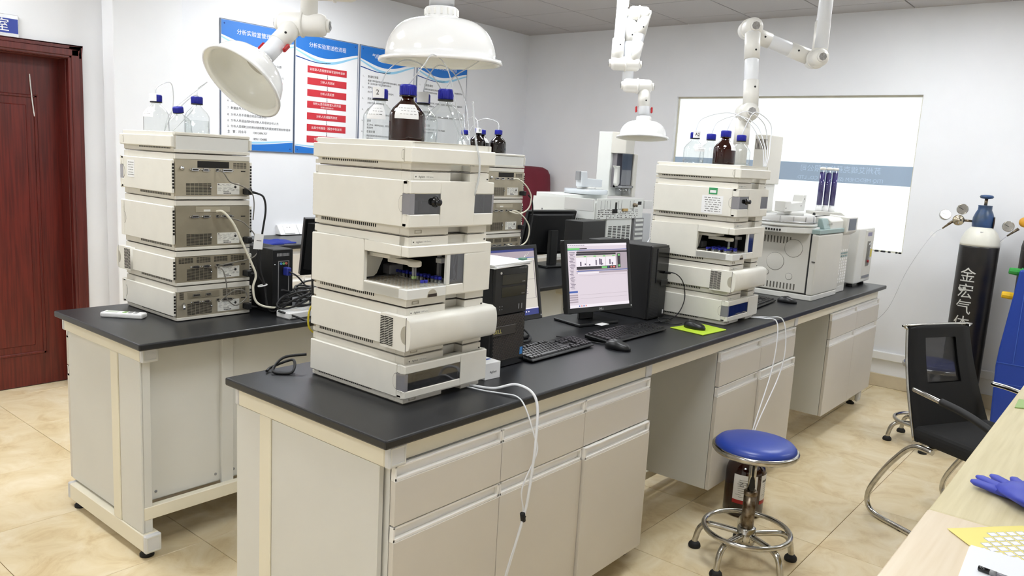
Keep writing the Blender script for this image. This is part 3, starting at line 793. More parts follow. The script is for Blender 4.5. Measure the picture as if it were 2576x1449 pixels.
def make_detector(label, loc, rz):
    h = .14; t, zl, zu = module_shell('detector_module', label, h, 'detector', loc, rz)
    zl2, zu2 = zl-.004, zu+.004
    q0, q1 = zl2+.022, zu2-.024
    c = MB(); c.frame('y', -HWD, HWD, zl2, zu2, [(-HWD, .055, q0, q1)], -.004, .010); c.box(-HWD, HWD, .010, .030, zl2, zl2+.010); c.box(-HWD, HWD, .010, .03, zu2-.010, zu2)
    for (p0, p1) in ((zl2, q0), (q1, zu2)): c.box(-HWD, -HWD+.0115, .010, .0305, p0, p1)
    c.box(HWD-.0115, HWD, .010, .0305, zl2, zu2)
    c.build('front_cover', BEIGE, t, bevel=.0025)
    MB().box(-HWD+.013, HWD-.013, .030, .036, zl, zu).build('bulkhead', BLACKM, t)
    MB().box(-HWD+.0125, .0545, -.002, .002, q0, q1).build('window', SMOKE, t)
    MB().box(-HWD+.0005, -HWD+.012, -.0035, .031, q0, q1).build('window_corner', CORNERP, t)
    g = MB(); g.lathe([(.020, 0), (.020, .008), (.012, .014), (0, .014)], 18, M=T((-.02, .03, q0+.022)) @ RX(PI/2)); g.box(-.11, -.05, .018, .03, q0+.004, q0+.030)
    g.tube([(-.12, .02, q1-.004), (-.10, .015, q0+.02), (-.07, .014, q0+.04), (-.04, .014, q0+.02)], .0015, 6); g.build('flow_cell', VGREY, t)
    side_covers(t, zl2, zu2); rear(t, h, zl, zu, 'detector')
    return t
def make_sampler(label, loc, rz):
    h = .20; t, zl, zu = module_shell('autosampler', label, h, 'sampler', loc, rz)
    q0, q1 = .058, zu-.030; yc = .185
    c = MB()
    c.box(-HWD, HWD, 0, .030, q1, zu); c.box(.055, HWD, 0, .030, zl, q1); c.box(-.018, .055, 0, .030, zl, q0-.002)
    c.build('front_cover', BEIGE, t, bevel=.0025)
    c = MB(); c.box(-.018, -.004, .001, .012, q0-.002, q1); c.build('window_stile', OFFW, t, bevel=.001)
    MB().box(-.004, .055, .003, .006, q0-.002, q1).build('window', SMOKE2, t)
    side_covers(t, zl, zu, left_cut=(yc, q0, q1))
    for ch in t.children:
        if ch.name.split('.')[0] == 'chassis':
            # hollow chassis: replace the core by plates so that the bay is open at the corner
            bpy.data.objects.remove(ch); break
    cx_ = HWD-.012
    ch = MB()
    ch.box(-cx_, cx_, .05, MD-.012, .003, zl+.004); ch.box(-cx_, cx_, .03, MD-.012, zu-.006, h-.002)
    ch.box(-cx_, cx_, .26, MD-.012, zl+.004, zu-.006); ch.box(.085, cx_, .03, .26, zl+.004, zu-.006)
    ch.box(-cx_+.004, cx_-.004, .055, MD-.016, 0, .003, 1)
    for (a, b) in ((-cx_, -.005), (.078, cx_)):
        ch.box(a, b, .014, .0505, .003, zl+.001); ch.box(a, b, .014, .0505, zu-.001, h-.002); ch.box(a+.003, b-.003, .018, .055, 0, .003, 1)
    ch.build('chassis', [BEIGE2, SEAM], t)
    MB().box(-cx_, .084, .256, .2595, zl+.004, zu-.006).build('bay_back', BLACKM, t)
    MB().box(.080, .0845, .031, .256, zl+.004, zu-.006).build('bay_side', BLACKM, t)
    # vial tray: white slab with a grid of holes
    tr_ = MB().box(-HWD, -.019, -.0005, .183, zl, q0-.004); tr_.box(-.019, .08, .031, .25, zl+.004, q0-.004); tr_.box(-HWD+.013, -.019, .183, .25, zl+.004, q0-.004)
    tro = tr_.build('vial_tray', OFFW, t, bevel=.0015)
    hl = MB()
    for i in range(15):
        for j in range(14):
            x, y = -.155+i*.0145, .020+j*.0155
            if x < -.025 or y > .034: hl.lathe([(.0052, 0), (.0052, .0006), (0, .0006)], 8, M=T((x, y, q0-.0042)))
    hl.build('vial_holes', mat('tray_hole', srgb(196, 184, 160), .7), tro, fix=False)
    MB().prism([(-.075+.020*math.cos(PI*i/14), zl+.001+.022*math.sin(PI*i/14)) for i in range(15)][::-1], -.0016, 0, 'y').build('tray_catch', BEIGE_D, t)
    MB().box(-.092, -.058, -.0022, -.001, zl+.001, zl+.010).build('catch_slot', SEAM, t)
    # transport arm and fittings in the bay
    WP = mat('bay_white', srgb(222, 218, 206), .45)
    MB().box(-.150, -.060, .10, .20, q1-.016, q1-.004).build('transport_beam', WP, t, bevel=.002)
    MB().prism([(-.150, q0+.004), (-.150, q1-.016), (-.075, q1-.016), (-.105, q0+.012), (-.118, q0+.004)][::-1], .205, .214, 'y').build('gripper_plate', WP, t)
    ah = MB(); ah.box(-.105, -.075, .060, .16, q1-.034, q1-.020); ah.lathe([(.018, -.015), (.020, -.012), (.020, -.001), (.017, .002), (0, .002)], 18, M=T((-.090, .060, q1-.022))); ah.build('transport_head', WP, t, bevel=.0015)
    MB().cyl((-.095, .060, q1-.037), (-.095, .060, q0+.018), .0035, .0035, 8).cyl((-.087, .060, q1-.037), (-.087, .060, q0+.018), .0035, .0035, 8).build('gripper_fingers', VGREY, t)
    MB().cyl((-.095, .060, q0+.022), (-.095, .060, q0+.014), .0042, .0042, 8).cyl((-.087, .060, q0+.022), (-.087, .060, q0+.014), .0042, .0042, 8).build('gripper_pads', mat('pad_green', srgb(160, 190, 120), .5), t)
    for (x, y) in ((-.150, .21), (-.135, .225)):
        MB().box(x-.004, x+.004, y-.004, y+.004, q0, q1-.004).build('guide_post', WP, t)
    MB().box(.020, .030, .07, .08, q0-.004, q1).build('needle_post', VGREY, t)
    MB().box(.012, .040, .055, .078, q0+.052, q0+.066).build('needle_block', OFFW, t, bevel=.001)
    MB().box(-.04, .015, .22, .255, q0, q0+.030).build('wash_port', VGREY, t, bevel=.003)
    MB().tube([(.03, .02, q1), (.025, .018, q0+.05), (.035, .018, q0+.02), (.015, .02, q0)], .002, 6).tube([(.045, .02, q1), (.03, .02, q0+.03), (.045, .02, q0)], .002, 6).build('sample_loop', TUBING, t)
    rear(t, h, zl, zu, 'sampler')
    return t
MAKERS = [('detector', make_detector, .14), ('column oven', make_oven, .14), ('autosampler', make_sampler, .20), ('pump', make_pump, .18), ('solvent tray', make_tray, .08)]
DESC = {'detector': 'detector module with a long dark window', 'column oven': 'column oven module with a bulged front', 'autosampler': 'autosampler module with an open corner bay', 'pump': 'pump module with two smoked windows', 'solvent tray': 'flat solvent tray module'}
RDESC = {'detector': 'lowest steel-backed module', 'column oven': 'second lowest steel-backed module, with side louvres', 'autosampler': 'tallest, middle steel-backed module', 'pump': 'steel-backed module with a black card bay', 'solvent tray': 'flat plain-backed tray module'}
STACKS = [('in the beige corner stack', (.3845, .171), 0.0, DESC), ('in the beige stack by the frosted window', (2.3155, .087), 0.0, DESC),
          ('in the rear-facing stack near the red door', (.4215, 1.971), PI, RDESC), ('in the rear-facing stack behind the corner stack', (2.25, 1.985), PI, RDESC)]
protos = {}
for si, (where, (x, y), rz, ds) in enumerate(STACKS):
    z = H
    for (k, fn, h) in MAKERS:
        lab = 'beige '+ds[k]+' '+where
        if si == 3 and k == 'pump': lab = 'upper steel-backed module in the rear-facing stack behind the corner stack'
        if si == 0: protos[k] = fn(lab, (x, y, z), rz)
        else: dup(protos[k], (x, y, z), rz, lab)
        z += h
ST = H+.74     # top of every stack
# ================================================================ reagent bottles, tubing, vials
def bottle(label, loc, kind='clear', r=.0475, h=.20, fill=.55, rz=0.0, tagpaper=None, sq=0.0, tilt=None, group=None, scale_marks=False, capflag=False):
    t = thing('reagent_bottle', label, 'bottle', loc, rz, group)
    if tilt: t.rotation_euler = (tilt[0], tilt[1], rz)
    zs = h*.60; zn = h*.80; rn = r*.33 if r > .04 else r*.38
    prof = [(r*.90, .0), (r, .006), (r, zs), (r*.97, zs+h*.035), (r*.80, zs+h*.10), (rn*1.25, zn-h*.01), (rn, zn+h*.02), (rn, h*.90)]
    glass = {'clear': GLASS, 'amber': AMBER, 'dark': AMBERK}[kind]
    MB().lathe(prof, 28, sq=sq).build('glass_body', glass, t)
    if kind == 'clear' and fill > 0:
        zf = zs*fill
        MB().lathe([(r*.86, .005), (r*.955, .011), (r*.955, zf), (0, zf)], 24, sq=sq).build('liquid', LIQUID, t)
    rc = rn*1.38
    cp = MB(); nk = 26
    cp.lathe([(rc, h*.865), (rc, h*.985), (rc*.94, h), (0, h)], nk)
    for i in range(nk):
        a = 2*PI*i/nk; cp.box(rc-.0006, rc+.0008, -.0011, .0011, h*.872, h*.982, M=RZ(a))
    cp.build('screw_cap', BLUECAP, t)
    MB().lathe([(rc*1.03, h*.845), (rc*1.06, h*.855), (rc*1.03, h*.863), (rn, h*.863)], 20).build('pouring_ring', BLACKM if kind == 'clear' else glass, t)
    if tagpaper:
        a0, a1, z0, z1 = tagpaper               # angles (deg), heights along the shoulder
        n = 10; vs = []
        def rad(z):
            for (ra, za), (rb, zb) in zip(prof, prof[1:]):
                if za <= z <= zb: return ra+(rb-ra)*(z-za)/max(zb-za, 1e-6)
            return rn
        m = MB(); m_ = 5
        for j in range(m_+1):
            z = z0+(z1-z0)*j/m_
            for i in range(n+1):
                a = math.radians(a0+(a1-a0)*i/n); rr = rad(z)+.0009
                vs.append((rr*math.cos(a), rr*math.sin(a), z))
        m.add(vs, [(j*(n+1)+i, j*(n+1)+i+1, (j+1)*(n+1)+i+1, (j+1)*(n+1)+i) for j in range(m_) for i in range(n)], 0, True)
        # short lines of writing on the tag
        rnd = random.Random(int(a0*7+z0*1000)); vs = []
        for j in (1.5, 2.6, 3.6):
            z = z0+(z1-z0)*j/m_; i0_ = rnd.uniform(.1, .3)
            while i0_ < .85:
                i1 = min(i0_+rnd.uniform(.06, .16), .9)
                q = []
                for (ii, zz) in ((i0_, z), (i1, z), (i1, z+.0011), (i0_, z+.0011)):
                    a = math.radians(a0+(a1-a0)*ii); rr = rad(zz)+.0013; q.append((rr*math.cos(a), rr*math.sin(a), zz))
                m.add(q, [(0, 1, 2, 3)], 1); i0_ = i1+rnd.uniform(.03, .08)
        m.build('paper_tag', [PAPER, INKG], t, fix=False)
    if capflag:
        a = math.radians(capflag[0]); m = MB()
        n = 8; vs = []
        for z in (h*.87, h*1.02):
            for i in range(n+1):
                b = a+math.radians(-48+96*i/n); vs.append(((rc+.002)*math.cos(b), (rc+.002)*math.sin(b), z))
        m.add(vs, [(i, i+1, n+2+i, n+1+i) for i in range(n)], 0, True)
        if len(capflag) > 1:
            m.text(capflag[1], .020, T((math.cos(a)*(rc+.0024), math.sin(a)*(rc+.0024), h*.945)) @ RZ(a+PI/2) @ FRONT, 1)
        m.build('cap_flag', [PAPER, INK], t, fix=False)
    if scale_marks:
        m = MB()
        for k in range(6):
            z = h*.12+k*h*.085; w0 = 26 if k % 2 == 0 else 14
            q = []
            for (aa, zz) in ((-52, z), (-52+w0, z), (-52+w0, z+.0014), (-52, z+.0014)):
                a = math.radians(aa); q.append(((r+.0005)*math.cos(a), (r+.0005)*math.sin(a), zz))
            m.add(q, [(0, 1, 2, 3)])
        m.build('print', PAPER, t, fix=False)
    return t
# angle toward the camera from a bottle is about -130 degrees
bt = ST-.060
bottle('amber glass bottle with a curled white tag on the corner stack', (.290, .278, bt), 'amber', .0505, .215, tagpaper=(-175, -95, .120, .160), scale_marks=True)
bottle('clear glass bottle with white cap flag left of the large amber bottle', (.289, .394, bt), 'clear', .0475, .205, .33, tagpaper=(-180, -110, .118, .160), capflag=(-150, '2'))
bottle('clear glass bottle with white cap flag partly hidden behind the large amber bottle', (.428, .362, bt), 'clear', .0475, .205, .75, capflag=(-135,))
bottle('large square clear bottle with a labelled cap on the corner stack', (.412, .250, bt), 'clear', .048, .215, 0, sq=.35, rz=.2)
# rear-facing stack behind the nearest one
bottle('small clear bottle with paper tag, behind the corner stack', (2.165, 1.815, bt), 'clear', .045, .185, .4, tagpaper=(-180, -120, .085, .12))
bottle('dark bottle with a white flag marked B, behind the corner stack', (2.172, 1.718, bt), 'dark', .0475, .195, capflag=(-115, 'B'))
bottle('dark bottle with small tag, half hidden by the B bottle', (2.30, 1.80, bt), 'dark', .0475, .195, tagpaper=(-115, -70, .12, .145))
bottle('dark bottle with white cap top, standing alone at the right of its tray', (2.27, 1.645, bt), 'dark', .0475, .195)
# stack by the window
bottle('clear bottle with a flag marked A2 on the window-side stack', (2.235, .375, bt), 'clear', .0485, .205, .62, tagpaper=(-150, -70, .115, .15), capflag=(-130, 'A2'))
bottle('clear bottle between the A2 bottle and the amber bottle', (2.345, .345, bt), 'clear', .0475, .205, .5)
bottle('amber bottle with a slanted tag on the window-side stack', (2.22, .212, bt), 'amber', .0505, .215, tagpaper=(-120, -65, .125, .165))
bottle('clear bottle at the right end of the window-side stack', (2.39, .210, bt), 'clear', .0475, .205, .6)
# rear-facing stack near the door
bottle('clear bottle with torn white cap tag near the red door', (.322, 1.80, bt), 'clear', .0485, .205, .12, tagpaper=(-200, -130, .115, .155), capflag=(-160,))
bottle('small leaning clear bottle with blue cap between two taller ones', (.343, 1.632, bt+.008), 'clear', .042, .152, .0, tilt=(.12, -.18))
bottle('nearly full clear bottle on the right of the door-side stack', (.415, 1.65, bt), 'clear', .0475, .205, .9)

def hose(name, label, pts, r, m, cat='tubing', group=None, n=8, sub=8):
    o = MB().tube(pts, r, n, sub=sub).build(name, m, None)
    return tag(o, label, cat, group)
c_ = ST+.145
hose('solvent_line', 'clear solvent line arching from the tagged clear bottle on the corner stack', [(.289, .394, c_), (.30, .38, c_+.05), (.33, .34, c_+.085), (.38, .31, c_+.07), (.42, .27, c_), (.455, .21, c_-.15), (.46, .185, c_-.19), (.462, .178, c_-.205)], .0018, TUBING, group='solvent lines on the corner stack')
hose('solvent_line', 'clear solvent line rising from the large amber bottle', [(.290, .278, c_+.01), (.30, .232, c_+.06), (.33, .225, c_+.095), (.38, .215, c_+.06), (.42, .205, c_-.06), (.452, .19, c_-.16), (.455, .178, c_-.205)], .0018, TUBING, group='solvent lines on the corner stack')
hose('solvent_line', 'clear solvent line looping from the hidden flagged bottle on the corner stack', [(.428, .362, c_), (.435, .35, c_+.05), (.45, .32, c_+.085), (.49, .29, c_+.06), (.50, .25, c_-.03), (.48, .21, c_-.14), (.468, .178, c_-.205)], .0018, TUBING, group='solvent lines on the corner stack')
hose('solvent_line', 'clear solvent line leaning away from the square bottle', [(.410, .252, c_+.01), (.44, .245, c_+.05), (.52, .23, c_+.10), (.56, .22, c_+.14)], .0018, TUBING, group='solvent lines on the corner stack')
hose('waste_line', 'thick clear line hanging down the front of the corner stack', [(.463, .19, c_-.02), (.468, .178, c_-.12), (.478, .166, c_-.19), (.474, .163, c_-.24), (.47, .172, c_-.29)], .003, TUBING)
for (a, b, hh, nm) in (((2.165, 1.815), (2.30, 1.98), .09, 'small clear bottle'), ((2.172, 1.718), (2.31, 1.98), .075, 'B bottle'), ((2.27, 1.645), (2.33, 1.98), .07, 'lone dark bottle')):
    z = ST+.13
    hose('solvent_line', 'clear solvent line looping from the %s behind the corner stack' % nm, [(a[0], a[1], z), (a[0]+.01, a[1]+.02, z+hh*.7), (.6*a[0]+.4*b[0], .6*a[1]+.4*b[1], z+hh), (.3*a[0]+.7*b[0], .3*a[1]+.7*b[1], z+hh*.5), (b[0], b[1]-.02, z-.06), (b[0], b[1]-.008, ST)], .0022, TUBING, group='solvent lines behind the corner stack')
for k, ((x, y), nm, hh) in enumerate((((2.235, .375), 'A2 bottle', .10), ((2.345, .345), 'clear bottle beside the A2 bottle', .09), ((2.22, .212), 'amber bottle by the window', .105), ((2.39, .210), 'right-hand clear bottle by the window', .11))):
    z = ST+.145; e = (2.43+.01*k, .105)
    hose('solvent_line', 'white solvent line arching from the %s' % nm, [(x, y, z), (x+.015, y-.02, z+hh*.65), (.55*x+.45*e[0], .55*y+.45*e[1], z+hh), (.25*x+.75*e[0]+.03*k, .25*y+.75*e[1], z+hh*.55), (e[0]+.025*k, e[1]+.02, z-.04), (e[0]+.012*k, e[1]+.004, ST+.05), (e[0], e[1], ST+.002)], .0022, WTUBE, group='solvent lines on the window-side stack')
for k, (a, pk) in enumerate((((.322, 1.80), (.40, 1.80)), ((.335, 1.655), (.48, 1.75)), ((.415, 1.65), (.52, 1.76)))):
    z = ST+(.14 if k != 1 else .055)
    hose('solvent_line', ['clear solvent line looping from the torn-tag bottle', 'clear solvent line looping high from the leaning bottle', 'clear solvent line reaching from the nearly full bottle'][k], [(a[0], a[1], z), (a[0]+.01, a[1]+.01, z+.035), (pk[0]-.02, pk[1], z+.06+.04*k*(k == 1)), (pk[0]+.01, pk[1]+.03, z+.02+.05*(k > 0)), (.44, 1.90, z-.05), (.43, 1.95, ST+.002)], .0018, TUBING, group='solvent lines near the red door')

# waste tubes that run over the front edge of the bench
hose('waste_tube', 'thick white tube hanging over the front of the bench near the corner', [(.505, .19, H+.006), (.53, .11, H+.008), (.56, .04, H+.03), (.565, -.03, H+.0), (.548, -.052, H-.12), (.525, -.055, H-.28), (.51, -.05, H-.36), (.44, -.045, H-.55), (.41, -.045, H-.66), (.40, -.05, H-.72)], .0042, WTUBE, n=10)
hose('waste_tube', 'thin white tube hanging beside the thick one', [(.49, .19, H+.004), (.50, .12, H+.004), (.52, .06, H+.005), (.53, .015, H+.004), (.528, -.02, H-.02), (.545, -.045, H-.10), (.56, -.05, H-.16), (.50, -.048, H-.26), (.512, -.047, H-.36), (.44, -.05, H-.52), (.45, -.05, H-.60), (.405, -.05, H-.66), (.40, -.052, H-.72)], .0024, WTUBE)
tag(MB().tube([(.507, -.05, H-.338), (.513, -.05, H-.365)], .008, 8, sub=0).tube([(.503, -.056, H-.34), (.517, -.056, H-.35), (.503, -.056, H-.36)], .0015, 6, sub=0).build('cable_tie', BLACKM), 'black wire tie round the two hanging white tubes', 'cable tie')
hose('waste_tube', 'white tube hanging over the bench below the window-side stack, nearer one', [(2.46, .10, H+.004), (2.49, .04, H+.005), (2.49, -.02, H+.0), (2.47, -.04, H-.10), (2.42, -.045, H-.25), (2.22, -.075, H-.42), (2.148, -.082, H-.51)], .0030, WTUBE)
hose('waste_tube', 'white tube hanging over the bench below the window-side stack, outer one', [(2.48, .10, H+.004), (2.53, .04, H+.006), (2.57, -.02, H-.0), (2.58, -.045, H-.12), (2.53, -.05, H-.26), (2.25, -.078, H-.43), (2.150, -.086, H-.512)], .0030, WTUBE)
# sample vials
vb = MB().lathe([(.0052, 0), (.0055, .001), (.0055, .022), (.0035, .025), (.0035, .028)], 10)
VIALG = thin_glass('vial_glass', (.88, .9, .88, 1), .07, body=.12)
vmeshes = [vb.mesh('vial_body', VIALG), vb.mesh('vial_body', AMBER)]
vcap = MB().lathe([(.0058, .024), (.0058, .031), (.0050, .032), (0, .032)], 10).mesh('vial_cap', BLUECAP)
def vial(x, y, z, amber, label, group):
    t = thing('sample_vial', label, 'vial', (x, y, z), 0, group)
    obj('glass_body', vmeshes[1 if amber else 0], t); obj('cap', vcap, t)
def tray_vials(ox, oy, spots, label, group):
    z = H+.28+.0415
    for k, (i, j) in enumerate(spots):
        vial(ox-.155+i*.0145, oy+.020+j*.0155, z, (k*7) % 5 in (1, 3), label, group)
tray_vials(.3845, .171, [(10, j) for j in range(1, 14)]+[(11, j) for j in (2, 3, 5, 6, 8, 9, 11)]+[(4, 0), (5, 0)], 'small blue-capped sample vial in the open bay of the corner-stack autosampler', 'vials in the corner-stack autosampler')
tray_vials(2.3155, .087, [(i, j) for j in (2, 4, 6, 8) for i in range(1, 11, 1) if (i+j) % 4]+[(3, 0), (4, 0)], 'small blue-capped sample vial in the open bay of the window-side autosampler', 'vials in the window-side autosampler')
# ================================================================ computers
MESHB = mat('perforated_front', srgb(42, 40, 40), .5, bump=.4, bscale=900)
def pc_front(label, loc, rz=0.0, w_=.175, h_=.35, d_=.40, style=0):
    t = thing('computer_tower', label, 'computer', loc, rz)
    MB().box(-w_/2, w_/2, .012, d_, .004, h_).build('case', BLACKM, t, bevel=.003)
    MB().box(-w_/2+.006, w_/2-.006, .02, d_-.02, 0, .004).build('feet', RUBBER, t)
    if style == 0:
        zs = h_*.53
        MB().box(-w_/2, w_/2, 0, .012, zs, h_-.002).build('upper_bezel', BLACKP, t, bevel=.003)
        MB().box(-w_/2+.003, w_/2-.003, .002, .012, .022, zs-.002).build('lower_bezel', BLACKM, t)
        MB().box(-w_/2, w_/2, .001, .012, .004, .022).build('plinth', BLACKG, t)
        g = MB()                                  # brick-like perforated front
        rows = int((zs-.03)/.0062)
        for j in range(rows):
            z = .027+j*.0062; x = -w_/2+.006+(j % 2)*.004
            while x < w_/2-.010: g.box(x, x+.0066, .0006, .0022, z, z+.0046); x += .0085
        g.build('grille', mat('grille_bar', srgb(66, 60, 56), .45), t, fix=False)
        for k in range(2):
            b = MB().box(-w_/2+.035, w_/2-.012, -.0015, .001, h_-.062-k*.042, h_-.026-k*.042).build('drive_bay', BLACKG, t, bevel=.002)
            MB().box(w_/2-.034, w_/2-.018, -.002, -.0014, h_-.056-k*.042, h_-.054-k*.042).build('eject_slit', VGREY, b)
        MB().lathe([(.0045, 0), (.0045, .002), (0, .002)], 12, M=T((-w_/2+.028, 0, h_-.020)) @ RX(PI/2)).build('power_button', WHITEP, t)
        g = MB()
        for x in (-w_/2+.03, -w_/2+.042): g.lathe([(.002, 0), (0, .0012)], 8, M=T((x, 0, zs+.020)) @ RX(PI/2)); g.lathe([(.002, 0), (0, .0012)], 8, M=T((x, 0, zs+.030)) @ RX(PI/2))
        for x in (w_/2-.044, w_/2-.028): g.box(x-.002, x+.002, -.001, 0, zs+.014, zs+.032)
        g.build('port_marks', VGREY, t)
        lp = MB().box(-w_/2, w_/2-.055, -.003, .001, zs-.070, zs-.038).build('brand_strip', mat('strip_grey', srgb(58, 54, 52), .35), t, bevel=.001)
        MB().text('DELL', .020, T((-w_/2+.022, -.0034, zs-.055)) @ FRONT).build('lettering', mat('brass_print', srgb(206, 196, 120), .4), lp, fix=False)
        MB().box(w_/2-.024, w_/2-.009, .0000, .0006, .034, .060).build('sticker', mat('sticker_blue', srgb(60, 130, 200), .3), t)
        MB().text('OPTIPLEX 9020', .006, T((w_/2-.032, -.0005, h_-.008)) @ FRONT).build('print', VGREY, t, fix=False)
    else:
        MB().box(-w_/2, w_/2, 0, .012, .004, h_-.001).build('front_bezel', BLACKP, t, bevel=.003)
        g = MB()
        for i in range(13):
            for j in range(44):
                x = -w_/2+.005+i*.0068; z = .014+j*.0074
                if i > 4 and z > h_*.48: continue
                g.box(x, x+.0045, -.0008, .0006, z, z+.0045)
        g.build('grille', mat('grille_dots', srgb(52, 52, 56), .5), t, fix=False)
        bz = MB().box(-w_/2+.044, w_/2-.001, -.004, .001, h_*.50, h_-.012).build('drive_panel', BLACKG, t, bevel=.002)
        MB().box(w_/2-.062, w_/2+.0, -.006, -.003, h_*.455, h_*.535).build('brand_plate', mat('plate_dark', srgb(62, 62, 64), .3, metal=.4), t, bevel=.001)
        MB().box(w_/2-.022, w_/2-.014, -.0012, .0004, .020, .040).build('sticker', WHITEP, t)
    return t
pc_front('black computer tower with a brick-pattern front beside the corner stack', (.7875, .27, H))
pc_front('black computer tower behind the lit monitor, left of the window-side stack', (2.02, .385, H), 0, .155, .35, .36, 1)
# sheaf of papers with a clip on the first computer
pp = thing('paper_stack', 'clipped sheaf of papers lying on the brick-patterned computer', 'papers', (.77, .33, H+.35), .15)
for k in range(6):
    a = random.uniform(-.06, .06); M_ = T((random.uniform(-.008, .008), 0, 0)) @ RZ(a)
    MB().box(-.105, .12, -.07, .14, .0005+k*.0022, .0022+k*.0022, M=M_).build('sheet', PAPER, pp)
MB().box(.085, .118, -.055, -.035, .0, .020).build('binder_clip', mat('clip_green', srgb(70, 120, 100), .4), pp, bevel=.002)
MB().tube([(.095, -.05, .020), (.11, -.062, .036), (.118, -.052, .036), (.11, -.044, .020)], .0008, 5).build('clip_wire', CHROME, pp)

SCR_P = emis('screen_pink_white', (0.86, 0.76, 0.84, 1), .80); SCR_G = emis('screen_grey', srgb(176, 162, 172), .9); SCR_K = emis('screen_black', srgb(40, 34, 44), .8)
SCR_B = emis('screen_blue', srgb(64, 96, 176), .9); SCR_GR = emis('screen_green', srgb(120, 205, 120), .9); SCR_W = emis('screen_white', (0.9, 0.84, 0.9, 1), .92); SCR_T = emis('screen_text', srgb(110, 96, 120), .8)
SCR_C = emis('screen_cream', srgb(222, 216, 204), .82); SCR_N = emis('screen_navy', srgb(44, 56, 132), .8); SCR_R = emis('screen_red', srgb(230, 120, 110), .9)
def monitor(label, loc, rz, w_, h_, zc, tilt, bez, kind, base=(.24, .18), back=False):
    t = thing('computer_monitor', label, 'monitor', loc, rz)
    M_ = T((0, -.03, zc)) @ RX(-tilt)
    fr_ = MB()
    for (a, b, q0, q1) in ((-w_/2, w_/2, h_/2-bez, h_/2), (-w_/2, w_/2, -h_/2, -h_/2+bez*1.35), (-w_/2, -w_/2+bez, -h_/2+bez*1.35, h_/2-bez), (w_/2-bez, w_/2, -h_/2+bez*1.35, h_/2-bez)):
        fr_.box(a, b, -.006, .022, q0, q1, M=M_)
    fr_.box(-w_/2+.002, w_/2-.002, .010, .022, -h_/2+.002, h_/2-.002, M=M_)
    fr_.build('bezel', BLACKP, t, bevel=.002)
    bk = MB(); bk.prism([(-w_/2+.01, .022), (w_/2-.01, .022), (w_/2-.07, .05), (-w_/2+.07, .05)], -h_/2+.03, h_/2-.02, 'z', M=M_); bk.build('rear_shell', BLACKM, t, bevel=.004)
    sc_ = MB()
    W2, H2 = w_/2-bez, h_/2-bez
    zb = -h_/2+bez*1.35; zt = h_/2-bez
    S = lambda u0, u1, v0, v1, y, mi: sc_.box(-W2+2*W2*u0, -W2+2*W2*u1, -.0005-y*.0006, .0004, zb+(zt-zb)*(1-v1), zb+(zt-zb)*(1-v0), mi, M=M_)
    mats = [SCR_P, SCR_G, SCR_K, SCR_B, SCR_GR, SCR_W, SCR_T, SCR_C, SCR_N, SCR_R]
    if kind != 'off':
        so = MB().box(-W2, W2, .0, .002, zb, zt, M=M_).build('screen', {'chem': SCR_P, 'doc': SCR_C}[kind], t)
        rnd = random.Random(5)
        if kind == 'chem':
            S(0, 1, .0, .035, 1, 5); S(0, .20, .065, .10, 1, 4); S(.2, .32, .07, .085, 1, 2); S(0, 1, .095, .103, 1, 3)
            for k in range(9): S(.02+.03*k, .04+.03*k, .018, .026, 2, 6)
            S(.16, 1, .105, .44, 1, 1); S(.15, 1, .125, .15, 2, 2); S(.14, .80, .155, .40, 2, 5); S(.14, .80, .155, .185, 3, 2); S(.14, .80, .19, .215, 3, 7)
            for k in range(4): S(.26+.16*k, .30+.16*k, .193, .212, 4, 4)
            for k in range(3): S(.30+.16*k, .302+.16*k, .215, .36, 4, 1)
            for k in range(10): x = rnd.uniform(.18, .76); S(x, x+.02, rnd.uniform(.24, .33), rnd.uniform(.335, .35), 4, 6)
            S(.14, .80, .36, .405, 4, 2); S(.55, .64, .368, .398, 5, 4); S(.66, .67, .37, .395, 5, 3); S(.70, .72, .37, .395, 5, 9); S(.74, .78, .37, .395, 5, 9)
            S(.83, .88, .17, .40, 2, 2); S(.84, .87, .18, .21, 3, 4); S(.84, .87, .35, .385, 3, 4)
            S(.14, 1, .425, .435, 3, 3); S(.14, 1, .445, .47, 2, 1); S(.15, .50, .448, .472, 3, 5)
            for k in range(26): S(.03+.01*(k % 3), .06+rnd.uniform(.02, .06), .13+k*.0225, .138+k*.0225, 2, 6)
            S(0, .14, .735, .765, 2, 3)
            for k in range(4): S(.0, .14, .79+k*.035, .812+k*.035, 2, 1)
            for (u0, u1, v) in ((.18, .98, .50), (.18, .98, .80), (.18, .98, .86)): S(u0, u1, v, v+.003, 2, 1)
            S(0, 1, .955, 1, 2, 5)
            for k in range(4): S(.15+.035*k, .165+.035*k, .962, .985, 3, 9 if k % 2 else 3)
        else:
            S(0, 1, 0, .035, 1, 8); S(0, 1, .035, .13, 1, 1); S(0, 1, .13, .14, 2, 3)
            for (u0, u1, v0, v1) in ((.55, .98, .18, .182), (.55, .98, .46, .463), (.55, .98, .75, .753), (.978, .981, .18, .75), (.55, .553, .18, .75)): S(u0, u1, v0, v1, 2, 6)
            for k in range(10): S(.70, .72+rnd.uniform(.0, .03), .53+k*.016, .536+k*.016, 2, 6); S(.80, .82+rnd.uniform(0, .03), .53+k*.016, .536+k*.016, 2, 6)
            S(.66, .69, .25, .29, 2, 6); S(0, 1, .91, 1, 2, 8); S(0, 1, .895, .91, 2, 5); S(.45, .6, .92, .925, 3, 3)
            for k in range(6): S(.62+.04*k, .635+.04*k, .94, .96, 3, 5)
        sc_.build('screen_print', mats, so, fix=False)
        MB().box(w_/2-bez*.7, w_/2-bez*.7+.004, -.0075, -.006, -h_/2+.012, -h_/2+.018, M=M_).build('power_light', WHITEP, t)
        if kind == 'chem': MB().text('DELL', .013, M_ @ T((0, -.0066, -h_/2+bez*.65)) @ FRONT).build('lettering', ALU, t, fix=False)
